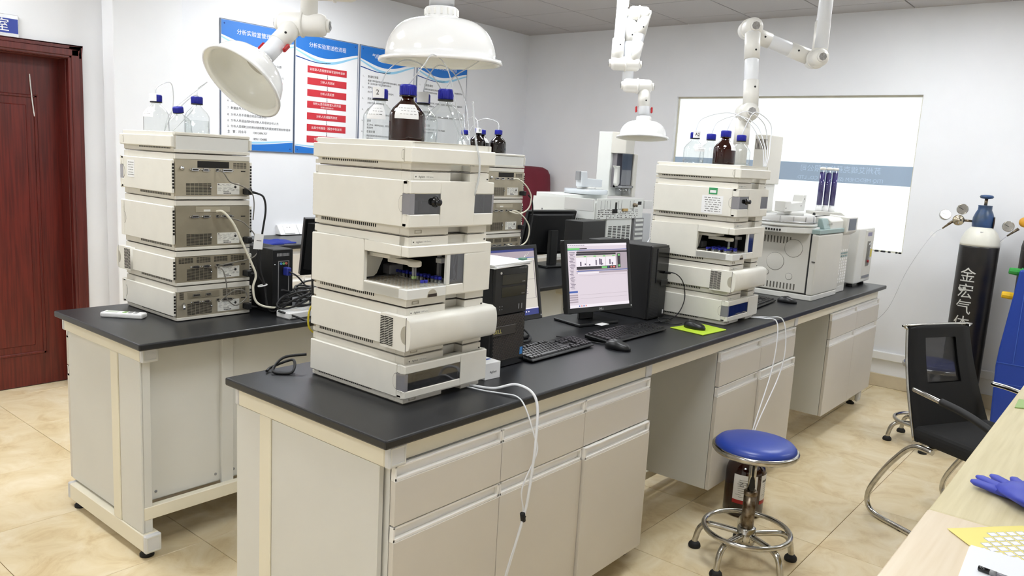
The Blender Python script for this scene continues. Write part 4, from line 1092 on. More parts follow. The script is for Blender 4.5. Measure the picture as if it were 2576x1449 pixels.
    st = MB(); st.prism([(-.045, .03), (.045, .03), (.035, .055), (-.035, .055)], .012, zc+.02, 'z'); st.build('stand_neck', BLACKP, t, bevel=.004)
    bs = MB().box(-base[0]/2, base[0]/2, -.06, base[1]-.06, 0, .014).build('stand_base', BLACKP, t, bevel=.004)
    return t
monitor('black monitor with lit pinkish software screen on a square stand', (1.67, .52, H), math.radians(-13), .396, .318, .222, math.radians(10), .017, 'chem')
monitor('black monitor showing a document, half hidden behind the brick-patterned computer', (1.075, .56, H), math.radians(-4), .375, .30, .225, math.radians(11), .015, 'doc')
# white card on the monitor base
tag(MB().box(1.60, 1.66, .415, .452, H+.0142, H+.0152).build('paper_card', PAPER), 'small white card on the monitor stand', 'paper')

KEYM = mat('key_black', srgb(30, 30, 33), .35, spec=.6)
def kmesh(w_): 
    d_ = .0155
    m = MB(); m.add([(0, 0, 0), (w_, 0, 0), (w_, d_, 0), (0, d_, 0), (.0018, .0018, .006), (w_-.0018, .0018, .006), (w_-.0018, d_-.0012, .007), (.0018, d_-.0012, .007)], [(0, 1, 5, 4), (1, 2, 6, 5), (2, 3, 7, 6), (3, 0, 4, 7), (4, 5, 6, 7)])
    return m.mesh('key', KEYM)
KM = {}
def keyboard(label, loc, rz, w_=.445, d_=.135):
    t = thing('keyboard', label, 'keyboard', loc, rz)
    b = MB(); b.prism([(-d_/2, .004), (-d_/2, .012), (d_/2, .022), (d_/2, .004)][::-1], -w_/2, w_/2, 'x'); b.build('body', BLACKP, t, bevel=.003)
    p = w_/23.2; x0 = -w_/2+.008; y0 = -d_/2+.012
    rows = [[1.25, 1.25, 1.25, 6, 1.25, 1.25, 1.25, 1.25], [2.25]+[1]*10+[2.5], [1.75]+[1]*11+[2], [1.5]+[1]*12+[1.25], [1]*13+[1.75], [1]+[0]+[1]*4+[.4]+[1]*4+[.4]+[1]*3]
    sl = math.atan2(.010, d_)
    def put(x, y, u):
        if u not in KM: KM[u] = kmesh(p*u-.0022)
        k = obj('key', KM[u], t); k.location = (x, y, .012+(y+d_/2)*.074); k.rotation_euler = (sl, 0, 0)
    for j, r_ in enumerate(rows):
        x = x0; y = y0+j*.0185+(.004 if j == 5 else 0)
        for u in r_:
            if u >= 1: put(x, y, u)
            x += p*(u if u > 0 else .8)
        xn = x0+p*15.3
        if j in (3, 4): 
            for q in range(3): put(xn+q*p, y, 1)
        if j == 0:
            for q in range(3): put(xn+q*p, y, 1)
        if j == 1: put(xn+p, y, 1)
        if j < 5:
            for q in range(4): put(xn+(3.4+q)*p, y, 1)
    return t
keyboard('black keyboard beside the brick-patterned computer', (1.085, .305, H), math.radians(1), .40, .13)
keyboard('black keyboard in front of the lit monitor', (1.590, .280, H), 0, .445, .135)
keyboard('black keyboard between the window-side stack and the gas chromatograph', (2.86, .26, H), math.radians(5), .44, .13)
keyboard('black keyboard on the rear bench behind the cable tangle', (1.01, 1.66, H+.03), PI, .40, .13)
def mouse(label, loc, rz):
    t = thing('computer_mouse', label, 'mouse', loc, rz)
    n = 14; vs = []; prof = [(0, 1.0, .0), (.012, 1.02, .3), (.024, .9, .7), (.032, .62, .9), (.0365, .25, 1.0)]
    m = MB(); N = 20
    for (z, k, s_) in prof:
        for i in range(N):
            a = 2*PI*i/N; x = .030*k*math.cos(a)*(1+.08*math.sin(a)); y = .054*k*math.sin(a)
            vs.append((x, y, z*(1-.22*max(0, -math.sin(a)))))
    m.add(vs, [(j*N+i, j*N+(i+1) % N, (j+1)*N+(i+1) % N, (j+1)*N+i) for j in range(len(prof)-1) for i in range(N)], 0, True)
    m.add(vs[-N:], [tuple(range(N))], 0, True); m.add(vs[:N], [tuple(range(N))[::-1]])
    m.build('shell', BLACKP, t)
    MB().cyl((-.0025, .030, .026), (.0025, .030, .026), .008, .008, 12).build('scroll_wheel', VGREY, t)
    return t
mouse('black mouse in front of the two keyboards', (1.335, .165, H), math.radians(4))
tag(MB().prism([(1.885, .235), (1.862, .062), (2.062, .046), (2.092, .19)], H+.0005, H+.0045, 'z').build('mouse_pad', mat('pad_lime', srgb(176, 206, 44), .6, var=.05, scale=40), bevel=.001), 'lime green mouse pad beside the window-side stack', 'mouse pad')
mouse('black mouse on the lime green pad', (1.955, .15, H+.0045), math.radians(-8))
mouse('black mouse beside the gas chromatograph', (3.12, .165, H), math.radians(6))

# computer on the rear bench, its back and ports toward the camera
t = thing('computer_tower', 'black computer tower with rear ports facing out, beside the cable tangle', 'computer', (.672, 1.475, H), 0)
MB().box(-.018, .08, .0, .34, .0, .275).build('case', BLACKM, t, bevel=.003)
MB().box(-.02, .079, -.003, .0, .004, .272).build('rear_plate', BLACKP, t)
g = MB()
for i in range(9): g.box(.0+i*.007, .0045+i*.007, -.0045, -.003, .245, .258)
g.build('grille', VGREY, t, fix=False)
MB().frame('y', .006, .060, .04, .225, [(.009, .057, .043, .222)], -.005, -.003).build('port_frame', VGREY, t)
for k, cc in enumerate(((90, 150, 210), (120, 190, 110), (200, 110, 90))):
    MB().lathe([(.0055, 0), (.0055, .003), (.0025, .003), (.0025, .001), (0, .001)], 12, M=T((.020+k*.013, -.003, .213)) @ RX(PI/2)).build('audio_jack', mat('jack%d' % k, srgb(*cc), .4), t)
vg = MB().box(.030, .052, -.035, -.003, .163, .198).build('video_plug', mat('vga_blue', srgb(40, 52, 140), .4), t, bevel=.003)
MB().lathe([(.004, 0), (.003, .006), (0, .006)], 8, M=T((-.010, 0, .21)) @ RX(PI/2)).build('case_screw', ALU, t)
g = MB()
for i in range(12):
    for j in range(5): g.box(-.01+i*.007, -.006+i*.007, .10+j*.03, .12+j*.03, .275, .2754)
g.build('mesh_perforation', DARKSLOT, t, fix=False)
# white tray / power strip beneath the tangle
t = thing('power_strip', 'white power strip lying under the black cable tangle', 'power strip', (.83, 1.37, H), .05)
MB().box(-.20, .22, -.04, .05, 0, .03).build('body', WHITEP, t, bevel=.005)
g = MB()
for k in range(5):
    g.box(-.16+k*.075, -.12+k*.075, -.02, .02, .030, .0305)
g.build('socket_faces', PULLIN, t)
monitor('dark monitor seen edge-on at the rear bench, beside the corner stack', (1.31, 1.84, H), math.radians(180-14), .42, .30, .22, math.radians(12), .016, 'off')
monitor('black monitor with its back to the camera on the rear bench', (3.085, 1.84, H), math.radians(180-8), .465, .32, .23, math.radians(14), .016, 'off')
t = thing('computer_tower', 'black computer case behind the lit monitor, in front of the rear gas chromatograph', 'computer', (2.99, 1.44, H), 0)
MB().box(-.09, .18, 0, .14, .0, .345).build('case', BLACKP, t, bevel=.003)
MB().box(.1805, .1825, .02, .12, .02, .33).build('rear_strip', BLACKM, t)
for k, z in enumerate((.30, .235)):
    MB().box(.1825, .205, .03, .05, z-.012, z+.012).build('plug', VGREY, t, bevel=.002)
# ================================================================ gas chromatographs and neighbours
TEAL = mat('teal_strip', srgb(150, 170, 168), .4); GCW = mat('gc_putty', srgb(214, 211, 202), .42, var=.03, scale=8); GCL = mat('gc_light', srgb(224, 223, 217), .42, var=.02, scale=8)
GX, GY = 3.295, .092
g1 = thing('gas_chromatograph', 'putty-coloured gas chromatograph with round side covers and keypad on the front bench', 'lab instrument', (GX, GY, H))
MB().box(.02, .66, .02, .50, .035, .385).build('body', GCW, g1, bevel=.004)
MB().box(.0, .44, .0, .49, .0, .03).build('base', GCL, g1, bevel=.003)
MB().box(.50, .66, .02, .49, .0, .04).build('base_block', GCL, g1, bevel=.003)
sp = MB().box(.006, .020, .045, .50, .04, .385).build('side_panel', GCW, g1, bevel=.002)
for (y, z, r) in ((.135, .292, .052), (.235, .205, .052), (.285, .135, .018), (.145, .125, .019), (.40, .115, .026)):
    MB().lathe([(r, 0), (r, .0012), (r-.003, .002), (0, .002)], 28, M=T((.006, y, z)) @ RY(-PI/2)).build('knockout', GCW, sp)
    MB().lathe([(r+.0012, 0), (r+.0012, .0004), (r-.0002, .0004)], 28, M=T((.006, y, z)) @ RY(-PI/2)).build('knockout_gap', SEAM, sp)
sl = MB()
for k in range(17):
    y = .155+k*.019; sl.box(.0052, .0061, y, y+.007, .315, .355)
    y = .105+k*.020; sl.box(.0052, .0061, y, y+.008, .050, .085)
sl.build('vent_slots', mat('slot_grey', srgb(96, 92, 84), .7), sp, fix=False)
MB().box(.008, .018, .038, .044, .03, .385).build('door_gap', BLACKM, g1)
dr = MB().box(.006, .45, .0, .038, .032, .380).build('oven_door', GCW, g1, bevel=.006, seg=2)  # shade on the front face is put into its colour by the darker putty
MB().box(-.002, .01, .004, .022, .225, .229).build('door_latch', BLACKM, dr)
MB().box(.02, .46, .0, .10, .385, .41).build('teal_strip', TEAL, g1, bevel=.002)
MB().prism([(.012, .40), (.012, .455), (.035, .472), (.50, .495), (.50, .40)], .235, .47, 'x').build('top_housing', GCL, g1, bevel=.004)
MB().prism([(.012, .41), (.035, .47), (.055, .47), (.055, .41)], .13, .235, 'x').build('top_wedge', TEAL, g1, bevel=.003)
tx = MB().text('Agilent 6890N', .016, T((.215, .0115, .437)) @ FRONT); tx.build('lettering', INKG, g1, fix=False)
sl = MB()
for k in range(16): sl.box(.16+k*.019, .171+k*.019, .10, .125, .4745, .4772)
sl.build('vent_slots', DARKSLOT, g1, fix=False)
cp_ = MB(); cp_.prism([(.024, .03), (.024, .36), (.0, .375), (-.012, .385), (-.012, .475), (.10, .485), (.10, .03)], .465, .675, 'x'); cp_ = cp_.build('control_column', GCL, g1, bevel=.004)
MB().box(.50, .64, -.014, -.011, .395, .465).build('display', mat('lcd_dark', srgb(52, 66, 84), .2), cp_)
for r_ in range(12):
    for c in range(4):
        if r_ in (2,) and c == 0: continue
        w_ = .030
        MB().box(.492+c*.040, .492+c*.040+w_, .017, .024, .062+r_*.018, .062+r_*.018+.011).build('key', TEAL if r_ in (9, 10) else PULL, cp_)
tag(MB().lathe([(.009, 0), (.009, .008), (.005, .014), (0, .015)], 12, M=T((GX+.36, GY+.16, H+.478))).build('cap_nut', BLACKM), 'small black cap nut on the chromatograph lid', 'nut')
# sampler carousel overhanging the chromatograph
sc = thing('sampler_carousel', 'round grey sampler carousel with a white arm on the front chromatograph', 'lab instrument', (3.34, .32, H+.385))
R_ = .185
MB().prism([(-.17, .17), (-.185, .05), (-.165, -.09), (-.10, -.165), (.0, -.19), (.12, -.19), (.16, -.15), (.16, .17)], .0, .035, 'z').build('bracket', OFFW, sc, bevel=.004)
sl = MB()
for k in range(6): sl.box(-.186, -.1835, .02-k*.016, .030-k*.016, .010, .022, M=T((.001, 0, 0)))
sl.build('vent_slots', DARKSLOT, sc, fix=False)
MB().lathe([(R_, .037), (R_+.006, .042), (R_+.006, .050), (R_, .054), (0, .054)], 40).build('drip_rim', OFFW, sc)
MB().lathe([(R_-.008, .054), (R_-.006, .058), (R_-.006, .092), (R_-.012, .096), (0, .096)], 40).build('turntable', mat('carousel_grey', srgb(200, 199, 196), .4), sc)
MB().lathe([(R_+.002, .062), (R_+.004, .064), (R_+.002, .066)], 40).build('guide_wire', ALU, sc)
ql = MB()
for k in range(4):
    a = -PI*.92+k*.42; ql.box(R_-.010, R_-.003, -.001, .001, .058, .094, M=RZ(a))
ql.build('quadrant_gaps', VGREY, sc)
MB().lathe([(.075, .096), (.075, .114), (.068, .118), (0, .118)], 28, M=T((.02, -.03, 0))).build('hub', OFFW, sc)
a_ = MB(); a_.prism([(-.16, .118), (.16, .118), (.165, .145), (.175, .215), (.125, .212), (.110, .172), (-.06, .165), (-.075, .178), (-.16, .178)][::1], -.06, .0, 'y'); a_.build('gripper_arm', OFFW, sc, bevel=.003)
MB().box(.177, .205, -.045, -.012, .165, .212).build('gripper_head', PANE, sc, bevel=.002)
for (x, z) in ((-.14, .138), (.095, .150), (.14, .19)): MB().lathe([(.004, 0), (.004, .0012), (0, .0012)], 8, M=T((x, -.06, z)) @ RX(PI/2)).build('arm_screw', DARKSLOT, sc)
# injector tower
def injector(label, loc, rz, sx=.22, sy=.085, h=.44, windowed=False):
    t = thing('injector_tower', label, 'lab instrument', loc, rz)
    if not windowed:
        MB().box(0, sx, 0, sy, .16, h).build('housing', GCW, t, bevel=.004)
        MB().box(.03, sx-.03, .01, sy-.01, 0, .16).build('column', GCL, t, bevel=.003)
        sl = MB()
        for k in range(9): sl.box(-.0008, .0005, .008+k*.0082, .0115+k*.0082, h-.085, h-.025)
        sl.build('vent_slots', SEAM, t, fix=False)
        for z in (h-.02, h-.09): MB().lathe([(.003, 0), (.003, .001), (0, .001)], 8, M=T((0, .012, .18)) @ RY(-PI/2)).build('screw', DARKSLOT, t)
    return t
injector('beige injector tower with a slotted top behind the window-side stack', (3.27, .43, H+.49), 0, .22, .085, .445)
# gas purifier tubes
VIOL = mat('indicator_violet', srgb(48, 34, 118), .45, var=.2, scale=120)
gp = thing('gas_purifier', 'three violet purifier tubes on a grey plinth by the frosted window', 'gas purifier', (3.80, .238, H+.474), math.radians(-50))
MB().prism([(-.10, 0), (.12, 0), (.085, .026), (-.10, .026)], -.05, .05, 'y').build('plinth', mat('plinth_grey', srgb(196, 194, 188), .45), gp, bevel=.003)
for k in range(3):
    x = -.040+k*.040
    b = MB().lathe([(.018, .026), (.020, .030), (.020, .046), (.017, .050), (.015, .062), (0, .062)], 14, M=T((x, 0, 0))).build('holder', WHITEP, gp)
    MB().lathe([(.0172, .062), (.0172, .285), (0, .285)], 16, M=T((x, 0, 0))).build('glass_tube', PANE, b)
    MB().lathe([(.0155, .064), (.0155, .268-.008*(k == 1)), (0, .268)], 14, M=T((x, 0, 0))).build('filling', VIOL, b)
    MB().lathe([(.0180, .280), (.0180, .294), (.012, .297), (0, .297)], 14, M=T((x, 0, 0))).build('cap', PLATEW, b)
# hydrogen generator at the end of the bench
hg = thing('gas_generator', 'white upright gas generator with a gauge slot at the bench end', 'lab instrument', (4.165, .115, H))
MB().box(0, .355, 0, .36, .022, .39).build('case', GCL, hg, bevel=.008, seg=2)
for (x, y) in ((.05, .04), (.30, .04), (.05, .31), (.30, .31)): MB().lathe([(.022, 0), (.020, .012), (.016, .024), (0, .024)], 12, M=T((x, y, 0))).build('foot', RUBBER, hg)
MB().box(.145, .335, -.003, .002, .045, .375).build('front_panel', GCW, hg, bevel=.002)
MB().box(.20, .265, -.0045, -.002, .13, .30).build('gauge_recess', mat('gauge_grey', srgb(120, 116, 108), .4, metal=.3), hg)
MB().cyl((.235, -.008, .14), (.235, -.008, .29), .010, .010, 10).build('gauge_tube', PANE, hg)
MB().cyl((.235, -.008, .155), (.235, -.008, .172), .009, .009, 10).build('float', RED, hg)
MB().box(.28, .32, -.004, -.002, .19, .245).build('warning_label', mat('label_yellow', srgb(214, 196, 60), .5), hg)
MB().box(.19, .28, -.004, -.002, .335, .36).build('badge', mat('badge_violet', srgb(120, 116, 150), .4), hg)
MB().box(.15, .32, -.004, -.002, .05, .068).build('lower_badge', mat('badge_grey', srgb(120, 122, 130), .4), hg)

# rear bench chromatograph, back toward the camera
GB = mat('gc_back_white', srgb(226, 228, 224), .45, var=.02, scale=8)
g2 = thing('gas_chromatograph', 'pale gas chromatograph showing its perforated back on the rear bench', 'lab instrument', (3.34, 1.625, H))
MB().box(.0, .60, .04, .54, .03, .33).build('body', GB, g2, bevel=.003)
MB().box(.0, .60, .02, .54, .33, .445).build('upper_body', GB, g2, bevel=.003)
MB().prism([(.54, .33), (.575, .35), (.565, .46), (.02, .475), (.02, .33)], -.007, -.001, 'x').build('side_panel', GB, g2)
MB().prism([(.30, .445), (.55, .445), (.55, .49), (.30, .485)], .005, .58, 'x').build('lid', GB, g2, bevel=.003)
MB().box(-.0095, -.0068, .03, .28, .385, .470).build('side_flap', mat('gc_flap', srgb(206, 206, 203), .45), g2, bevel=.001)
sl = MB()
for k in range(22): sl.box(-.0012, -.0002, .08+k*.018, .088+k*.018, .27, .325)
sl.build('vent_slots', DARKSLOT, g2, fix=False)
for (y, z) in ((.48, .37), (.23, .36)): MB().lathe([(.007, 0), (.005, .003), (0, .003)], 10, M=T((-.007, y, z)) @ RY(-PI/2)).build('screw', VGREY, g2)
bp_ = MB().box(.005, .63, .008, .02, .33, .475).build('back_plate', GB, g2, bevel=.002)
sl = MB(); rnd = random.Random(11)
for i in range(30):
    for j in range(5):
        x = .02+i*.018; z = .337+j*.013
        if rnd.random() < .28: continue
        sl.box(x, x+.010, .0072, .0082, z, z+.0055)
for (x, w_) in ((.05, .05), (.13, .04), (.28, .04), (.44, .05)): sl.box(x, x+.0018, .0072, .0082, .40, .46); sl.box(x+w_, x+w_+.0018, .0072, .0082, .40, .465); sl.box(x, x+w_, .0072, .0082, .40, .402)
sl.box(.20, .27, .0072, .0082, .372, .402); sl.box(.235, .26, .0072, .0082, .40, .45); sl.box(.55, .60, .0072, .0082, .43, .455)
sl.build('mesh_perforation', DARKSLOT, bp_, fix=False)
MB().box(.33, .40, -.004, .008, .385, .405).build('brass_manifold', mat('brass', srgb(176, 148, 96), .3, metal=.8), g2, bevel=.002)
MB().lathe([(.014, 0), (.016, .01), (.010, .02), (.014, .03), (0, .03)], 12, M=T((.49, .008, .43)) @ RX(PI/2)).build('vent_fitting', RUSTY, g2)
lp = MB().box(.16, .50, .02, .04, .0, .33).build('lower_plate', GB, g2, bevel=.002)
sl = MB()
for i in range(5):
    for j in range(22): sl.box(.185+i*.062, .230+i*.062, .0192, .0202, .03+j*.0115, .036+j*.0115)
sl.build('mesh_perforation', DARKSLOT, lp, fix=False)
lv = MB().box(.52, .66, .01, .30, .0, .33).build('board_cage', VGREY, g2)
for k in range(7): MB().box(.535, .645, .004, .012, .10+k*.034, .118+k*.034).build('slot_cover', GB, lv, bevel=.001)
MB().box(.66, .80, .03, .34, .0, .36).build('aux_box', mat('aux_grey', srgb(196, 198, 200), .45), g2, bevel=.003)
MB().box(.64, .75, .0, .05, .40, .46).build('aux_port', mat('aux_light', srgb(214, 214, 212), .45), g2, bevel=.002)
# sampler and injector on the rear chromatograph
s2 = thing('sampler_carousel', 'translucent sampler tray with a small arm on the rear chromatograph', 'lab instrument', (3.70, 1.98, H+.49))
MB().lathe([(.16, 0), (.165, .004), (.165, .03), (.16, .034), (0, .034)], 32).build('turntable', mat('tray_clear_grey', srgb(196, 201, 206), .25), s2)
MB().lathe([(.07, .034), (.07, .052), (0, .052)], 24).build('hub', OFFW, s2)
MB().prism([(-.14, .052), (.14, .052), (.14, .11), (-.06, .115), (-.07, .165), (-.14, .165)], -.05, .0, 'y').build('gripper_arm', mat('arm_pale', srgb(214, 218, 222), .35), s2, bevel=.003)
MB().box(-.165, -.142, -.045, -.01, .10, .165).build('gripper_head', VGREY, s2, bevel=.002)
i2 = thing('injector_tower', 'tall pale injector tower with a dark window on the rear chromatograph', 'lab instrument', (3.93, 1.83, H+.475))
MB().box(.0, .24, .10, .22, .0, .49).build('housing', GB, i2, bevel=.004)
MB().prism([(.0, .10), (.05, .0), (.17, .0), (.24, .04), (.24, .10)], .33, .49, 'z').build('upper_housing', GCW, i2, bevel=.003)
MB().box(.19, .24, .0, .10, .0, .33).build('side_wall', GCW, i2, bevel=.003)
MB().box(.03, .19, .06, .10, .07, .33).build('turret_bay', mat('bay_grey', srgb(126, 122, 126), .4), i2)
MB().box(.035, .188, .012, .016, .09, .33).build('window', SMOKE2, i2)
MB().prism([(.0, .21), (-.03, .235), (.04, .235), (.05, .10), (.02, .08), (.0, .10)], .03, .06, 'y').build('turret_cover', GCL, i2, bevel=.003)
MB().lathe([(.06, 0), (.06, .05), (.05, .056), (0, .056)], 20, M=T((.10, .03, .012))).build('turret', PANE, i2)
MB().box(.03, .20, .0, .08, .07, .085).build('shelf', VGREY, i2)
# ================================================================ extraction arms
TR_ = .0375
def seg(t, a, b, r=TR_, mat_=None, name='duct_tube'):
    return MB().cyl(a, b, r, r, 24).build(name, mat_ or ARMT, t)
def sleeve(t, a, d, l, r=TR_+.004, dots=True):
    a = Vector(a); d = Vector(d).normalized()
    o = MB().cyl(a, a+d*l, r, r, 24).build('duct_sleeve', ARMW, t)
    if dots:
        u = Vector((-.6, -.75, .0)); u = (u-d*u.dot(d)).normalized()
        MB().cyl(a+d*l*.7+u*(r-.002), a+d*l*.7+u*(r+.0015), .0055, .0055, 10).build('plug_dot', BLACKM, o)
    return o
def joint(t, p, d, l, r=.05):
    """swivel body along direction d, with a rib in the middle and turned caps at both ends"""
    M_ = axis_m(p, d)
    n = l/2
    j = MB().lathe([(r*.55, -n), (r*.86, -n+r*.16), (r, -n+r*.5), (r, n-r*.5), (r*.86, n-r*.16), (r*.55, n)], 28, M=M_).build('swivel_joint', ARMW, t)
    MB().lathe([(r, -.006), (r+.006, -.004), (r+.006, .004), (r, .006)], 28, M=M_).build('joint_rib', ARMW, j)
    for s_ in (-1, 1):
        MB().lathe([(r*.56, 0), (r*.56, .012), (r*.48, .015), (0, .015)], 20, M=M_ @ (T((0, 0, n-.002)) if s_ > 0 else T((0, 0, -n+.002)) @ RX(PI))).build('joint_collar', ARMW, j)
        c = MB(); k = 8
        for i in range(k):
            a0, a1 = 2*PI*i/k, 2*PI*(i+1)/k
            MM = M_ @ (T((0, 0, n+.0135)) if s_ > 0 else T((0, 0, -n-.0135)) @ RX(PI))
            q = r*.44; z = .0015+(.0012 if i % 2 else 0)
            c.add([MM @ Vector(v) for v in ((0, 0, .002), (q*math.cos(a0), q*math.sin(a0), z), (q*math.cos(a1), q*math.sin(a1), z))], [(0, 1, 2)])
        c.build('turned_cap', ALU, j, fix=False)
    return j
def dome(t, p, d, R=.185, hgt=.115, knobs=True):
    """dome hood opening along d (p is the neck end)"""
    M_ = axis_m(p, d)
    prof = [(TR_+.008, 0), (TR_+.012, .004), (TR_+.012, .026), (TR_+.018, .03), (TR_+.024, .033)]
    for i in range(11):
        a = (PI/2)*(i/10)
        prof.append((.062+(R-.018-.062)*math.sin(a)**.9, .034+(hgt)*(1-math.cos(a))))
    prof += [(R, .034+hgt+.001), (R+.002, .034+hgt+.012), (R-.006, .034+hgt+.013)]
    h = MB().lathe(prof, 48, M=M_, caps=False).build('hood', HOODW, t)
    inn = [(R-.006, .034+hgt+.0128), (R-.014, .034+hgt+.004)]
    for i in range(10, -1, -1):
        a = (PI/2)*(i/10); inn.append((.060+(R-.022-.060)*math.sin(a)**.9, .038+hgt*(1-math.cos(a))))
    inn.append((.055, .030)); inn.append((0, .026))
    m = MB()
    vs = []; n = 48
    m.lathe(inn, n, M=M_, caps=False).build('hood_lining', HOODIN, h)
    MB().lathe([(.060, .041), (.058, .044), (.012, .045), (0, .0452)], 28, M=M_).build('inlet_disc', mat('inlet_disc', srgb(205, 200, 188), .4), h)
    MB().lathe([(.006, .0455), (.006, .047), (0, .047)], 10, M=M_ @ T((.03, 0, 0))).build('inlet_hole', DARKSLOT, h)
    rg = MB()
    for i in range(16): rg.box(TR_+.011, TR_+.0145, -.003, .003, .006, .024, M=M_ @ RZ(2*PI*i/16))
    rg.build('neck_ribs', ARMW, h)
    return h
def damper(t, p, d, side):
    p, d, s_ = Vector(p), Vector(d).normalized(), Vector(side).normalized()
    for k in (-1, 1):
        a = p+s_*(TR_-.002)*k
        MB().cyl(a, a+s_*.012*k, .006, .006, 10).build('damper_axle', ARMT, t)
        M_ = T(a+s_*.018*k) @ Matrix((s_.cross(d), d, s_)).transposed().to_4x4()
        MB().box(-.013, .013, -.020, .020, -.006, .006, M=M_).build('damper_knob', RED, t, bevel=.004)
# big hood above the corner stack
HZ = 1.828
a1 = thing('extraction_arm', 'large white dome hood on a straight duct above the corner stack', 'extraction arm', (.49, .355, ZC))
def rel(t, p): return Vector(p)-Vector(t.location)
bx, by = .475, .345
dome(a1, rel(a1, (bx, by, HZ+.162)), (0.03, 0, -1), R=.185, hgt=.115)
seg(a1, rel(a1, (bx, by, HZ+.16)), rel(a1, (bx+.03, by+.02, ZC)))
MB().lathe([(.075, 0), (.075, .012), (.05, .02), (TR_, .022)], 28, M=T(rel(a1, (bx+.03, by+.02, ZC))) @ RX(PI)).build('ceiling_flange', ARMW, a1)
# tilted hood near the posters
a2 = thing('extraction_arm', 'white extraction arm with a tilted dome hood showing its inside, before the posters', 'extraction arm', (.86, 1.50, ZC))
cR = Vector((.64, -.77, 0)).normalized(); cV = Vector((-.77, -.63, 0)).normalized()
n2 = Vector((.705, .05, .707)).normalized(); c2 = Vector((.617, 1.66, 1.813))
dome(a2, rel(a2, c2+n2*.161), -n2, R=.187, hgt=.115)
seg(a2, rel(a2, c2+n2*.155), rel(a2, c2+n2*.30))
sleeve(a2, rel(a2, c2+n2*.40), -n2, .135)
damper(a2, rel(a2, c2+n2*.235), n2, cR)
e2 = c2+n2*.40
joint(a2, rel(a2, e2+cR*.03), cR, .215, .05)
seg(a2, rel(a2, e2+cR*.058+Vector((0, 0, .02))), rel(a2, e2+cR*.058+Vector((.012, .01, .62))), mat_=ARMW)
top2 = e2+cR*.058+Vector((.004, .004, .30))
joint(a2, rel(a2, e2+cR*.17+Vector((.03, .04, .165))), cR, .20, .05)
seg(a2, rel(a2, e2+cR*.12+Vector((.03, .04, .165))), rel(a2, Vector((e2.x+cR.x*.12+.03, e2.y+cR.y*.12+.04, ZC))))
# far arm over the rear chromatograph
a3 = thing('extraction_arm', 'far folded white extraction arm with red damper knobs over the rear chromatograph', 'extraction arm', (3.53, 1.67, ZC))
A3 = lambda *p: rel(a3, p)
seg(a3, A3(3.53, 1.665, ZC), A3(3.495, 1.655, 2.30)); sleeve(a3, A3(3.53, 1.665, ZC-.03), (-.05, -.02, -1), .13); sleeve(a3, A3(3.485, 1.652, 2.27), (.05, .02, 1), .15)
joint(a3, A3(3.52, 1.605, 2.255), cR, .20, .047)
seg(a3, A3(3.555, 1.565, 2.30), A3(3.625, 1.545, 2.58)); sleeve(a3, A3(3.552, 1.566, 2.27), (.07, -.02, .28), .14, dots=False); sleeve(a3, A3(3.628, 1.544, 2.595), (-.07, .02, -.28), .14)
joint(a3, A3(3.60, 1.575, 2.60), cR, .14, .047)
seg(a3, A3(3.585, 1.625, 2.58), A3(3.56, 1.60, 2.12)); sleeve(a3, A3(3.583, 1.623, 2.54), (-.025, -.025, -.46), .13)
joint(a3, A3(3.555, 1.515, 2.108), cR, .20, .047)
seg(a3, A3(3.585, 1.475, 2.10), A3(3.572, 1.455, 1.89)); sleeve(a3, A3(3.586, 1.477, 2.09), (-.013, -.02, -.21), .12)
damper(a3, A3(3.577, 1.462, 1.95), (.06, .09, 1), cR)
dome(a3, A3(3.571, 1.454, 1.905), (-.06, -.05, -1), R=.178, hgt=.105)
# arm in front of the frosted window
a4 = thing('extraction_arm', 'jointed white extraction arm in front of the frosted window', 'extraction arm', (3.28, .19, ZC))
A4 = lambda *p: rel(a4, p)
seg(a4, A4(3.30, .20, ZC), A4(3.235, .182, 2.25)); sleeve(a4, A4(3.236, .183, 2.20), (.05, .02, .4), .20)
joint(a4, A4(3.24, .20, 2.20), cV, .17, .048)
pa, pb = Vector((3.27, .24, 2.21)), Vector((3.03, .525, 2.33))
dv = pb-pa
seg(a4, A4(*pa), A4(*pb)); sleeve(a4, A4(*pa), dv, .13); sleeve(a4, A4(*pb), -dv, .14)
joint(a4, A4(3.005, .495, 2.34), cV, .19, .05)
seg(a4, A4(2.955, .455, 2.31), A4(2.915, .41, 1.90)); sleeve(a4, A4(2.954, .455, 2.305), (-.04, -.045, -.41), .14); sleeve(a4, A4(2.917, .41, 1.915), (.04, .045, .41), .14)
joint(a4, A4(2.935, .435, 1.885), cV, .17, .05)
seg(a4, A4(2.955, .46, 1.87), A4(2.935, .45, 1.58), mat_=ARMW); sleeve(a4, A4(2.955, .46, 1.85), (-.02, -.01, -.3), .14)
MB().lathe([(TR_, 0), (TR_+.006, .004), (TR_+.012, .06), (TR_+.008, .06), (TR_, .006)], 24, M=axis_m(A4(2.936, .45, 1.60), (0, 0, -1))).build('nozzle', HOODW, a4)
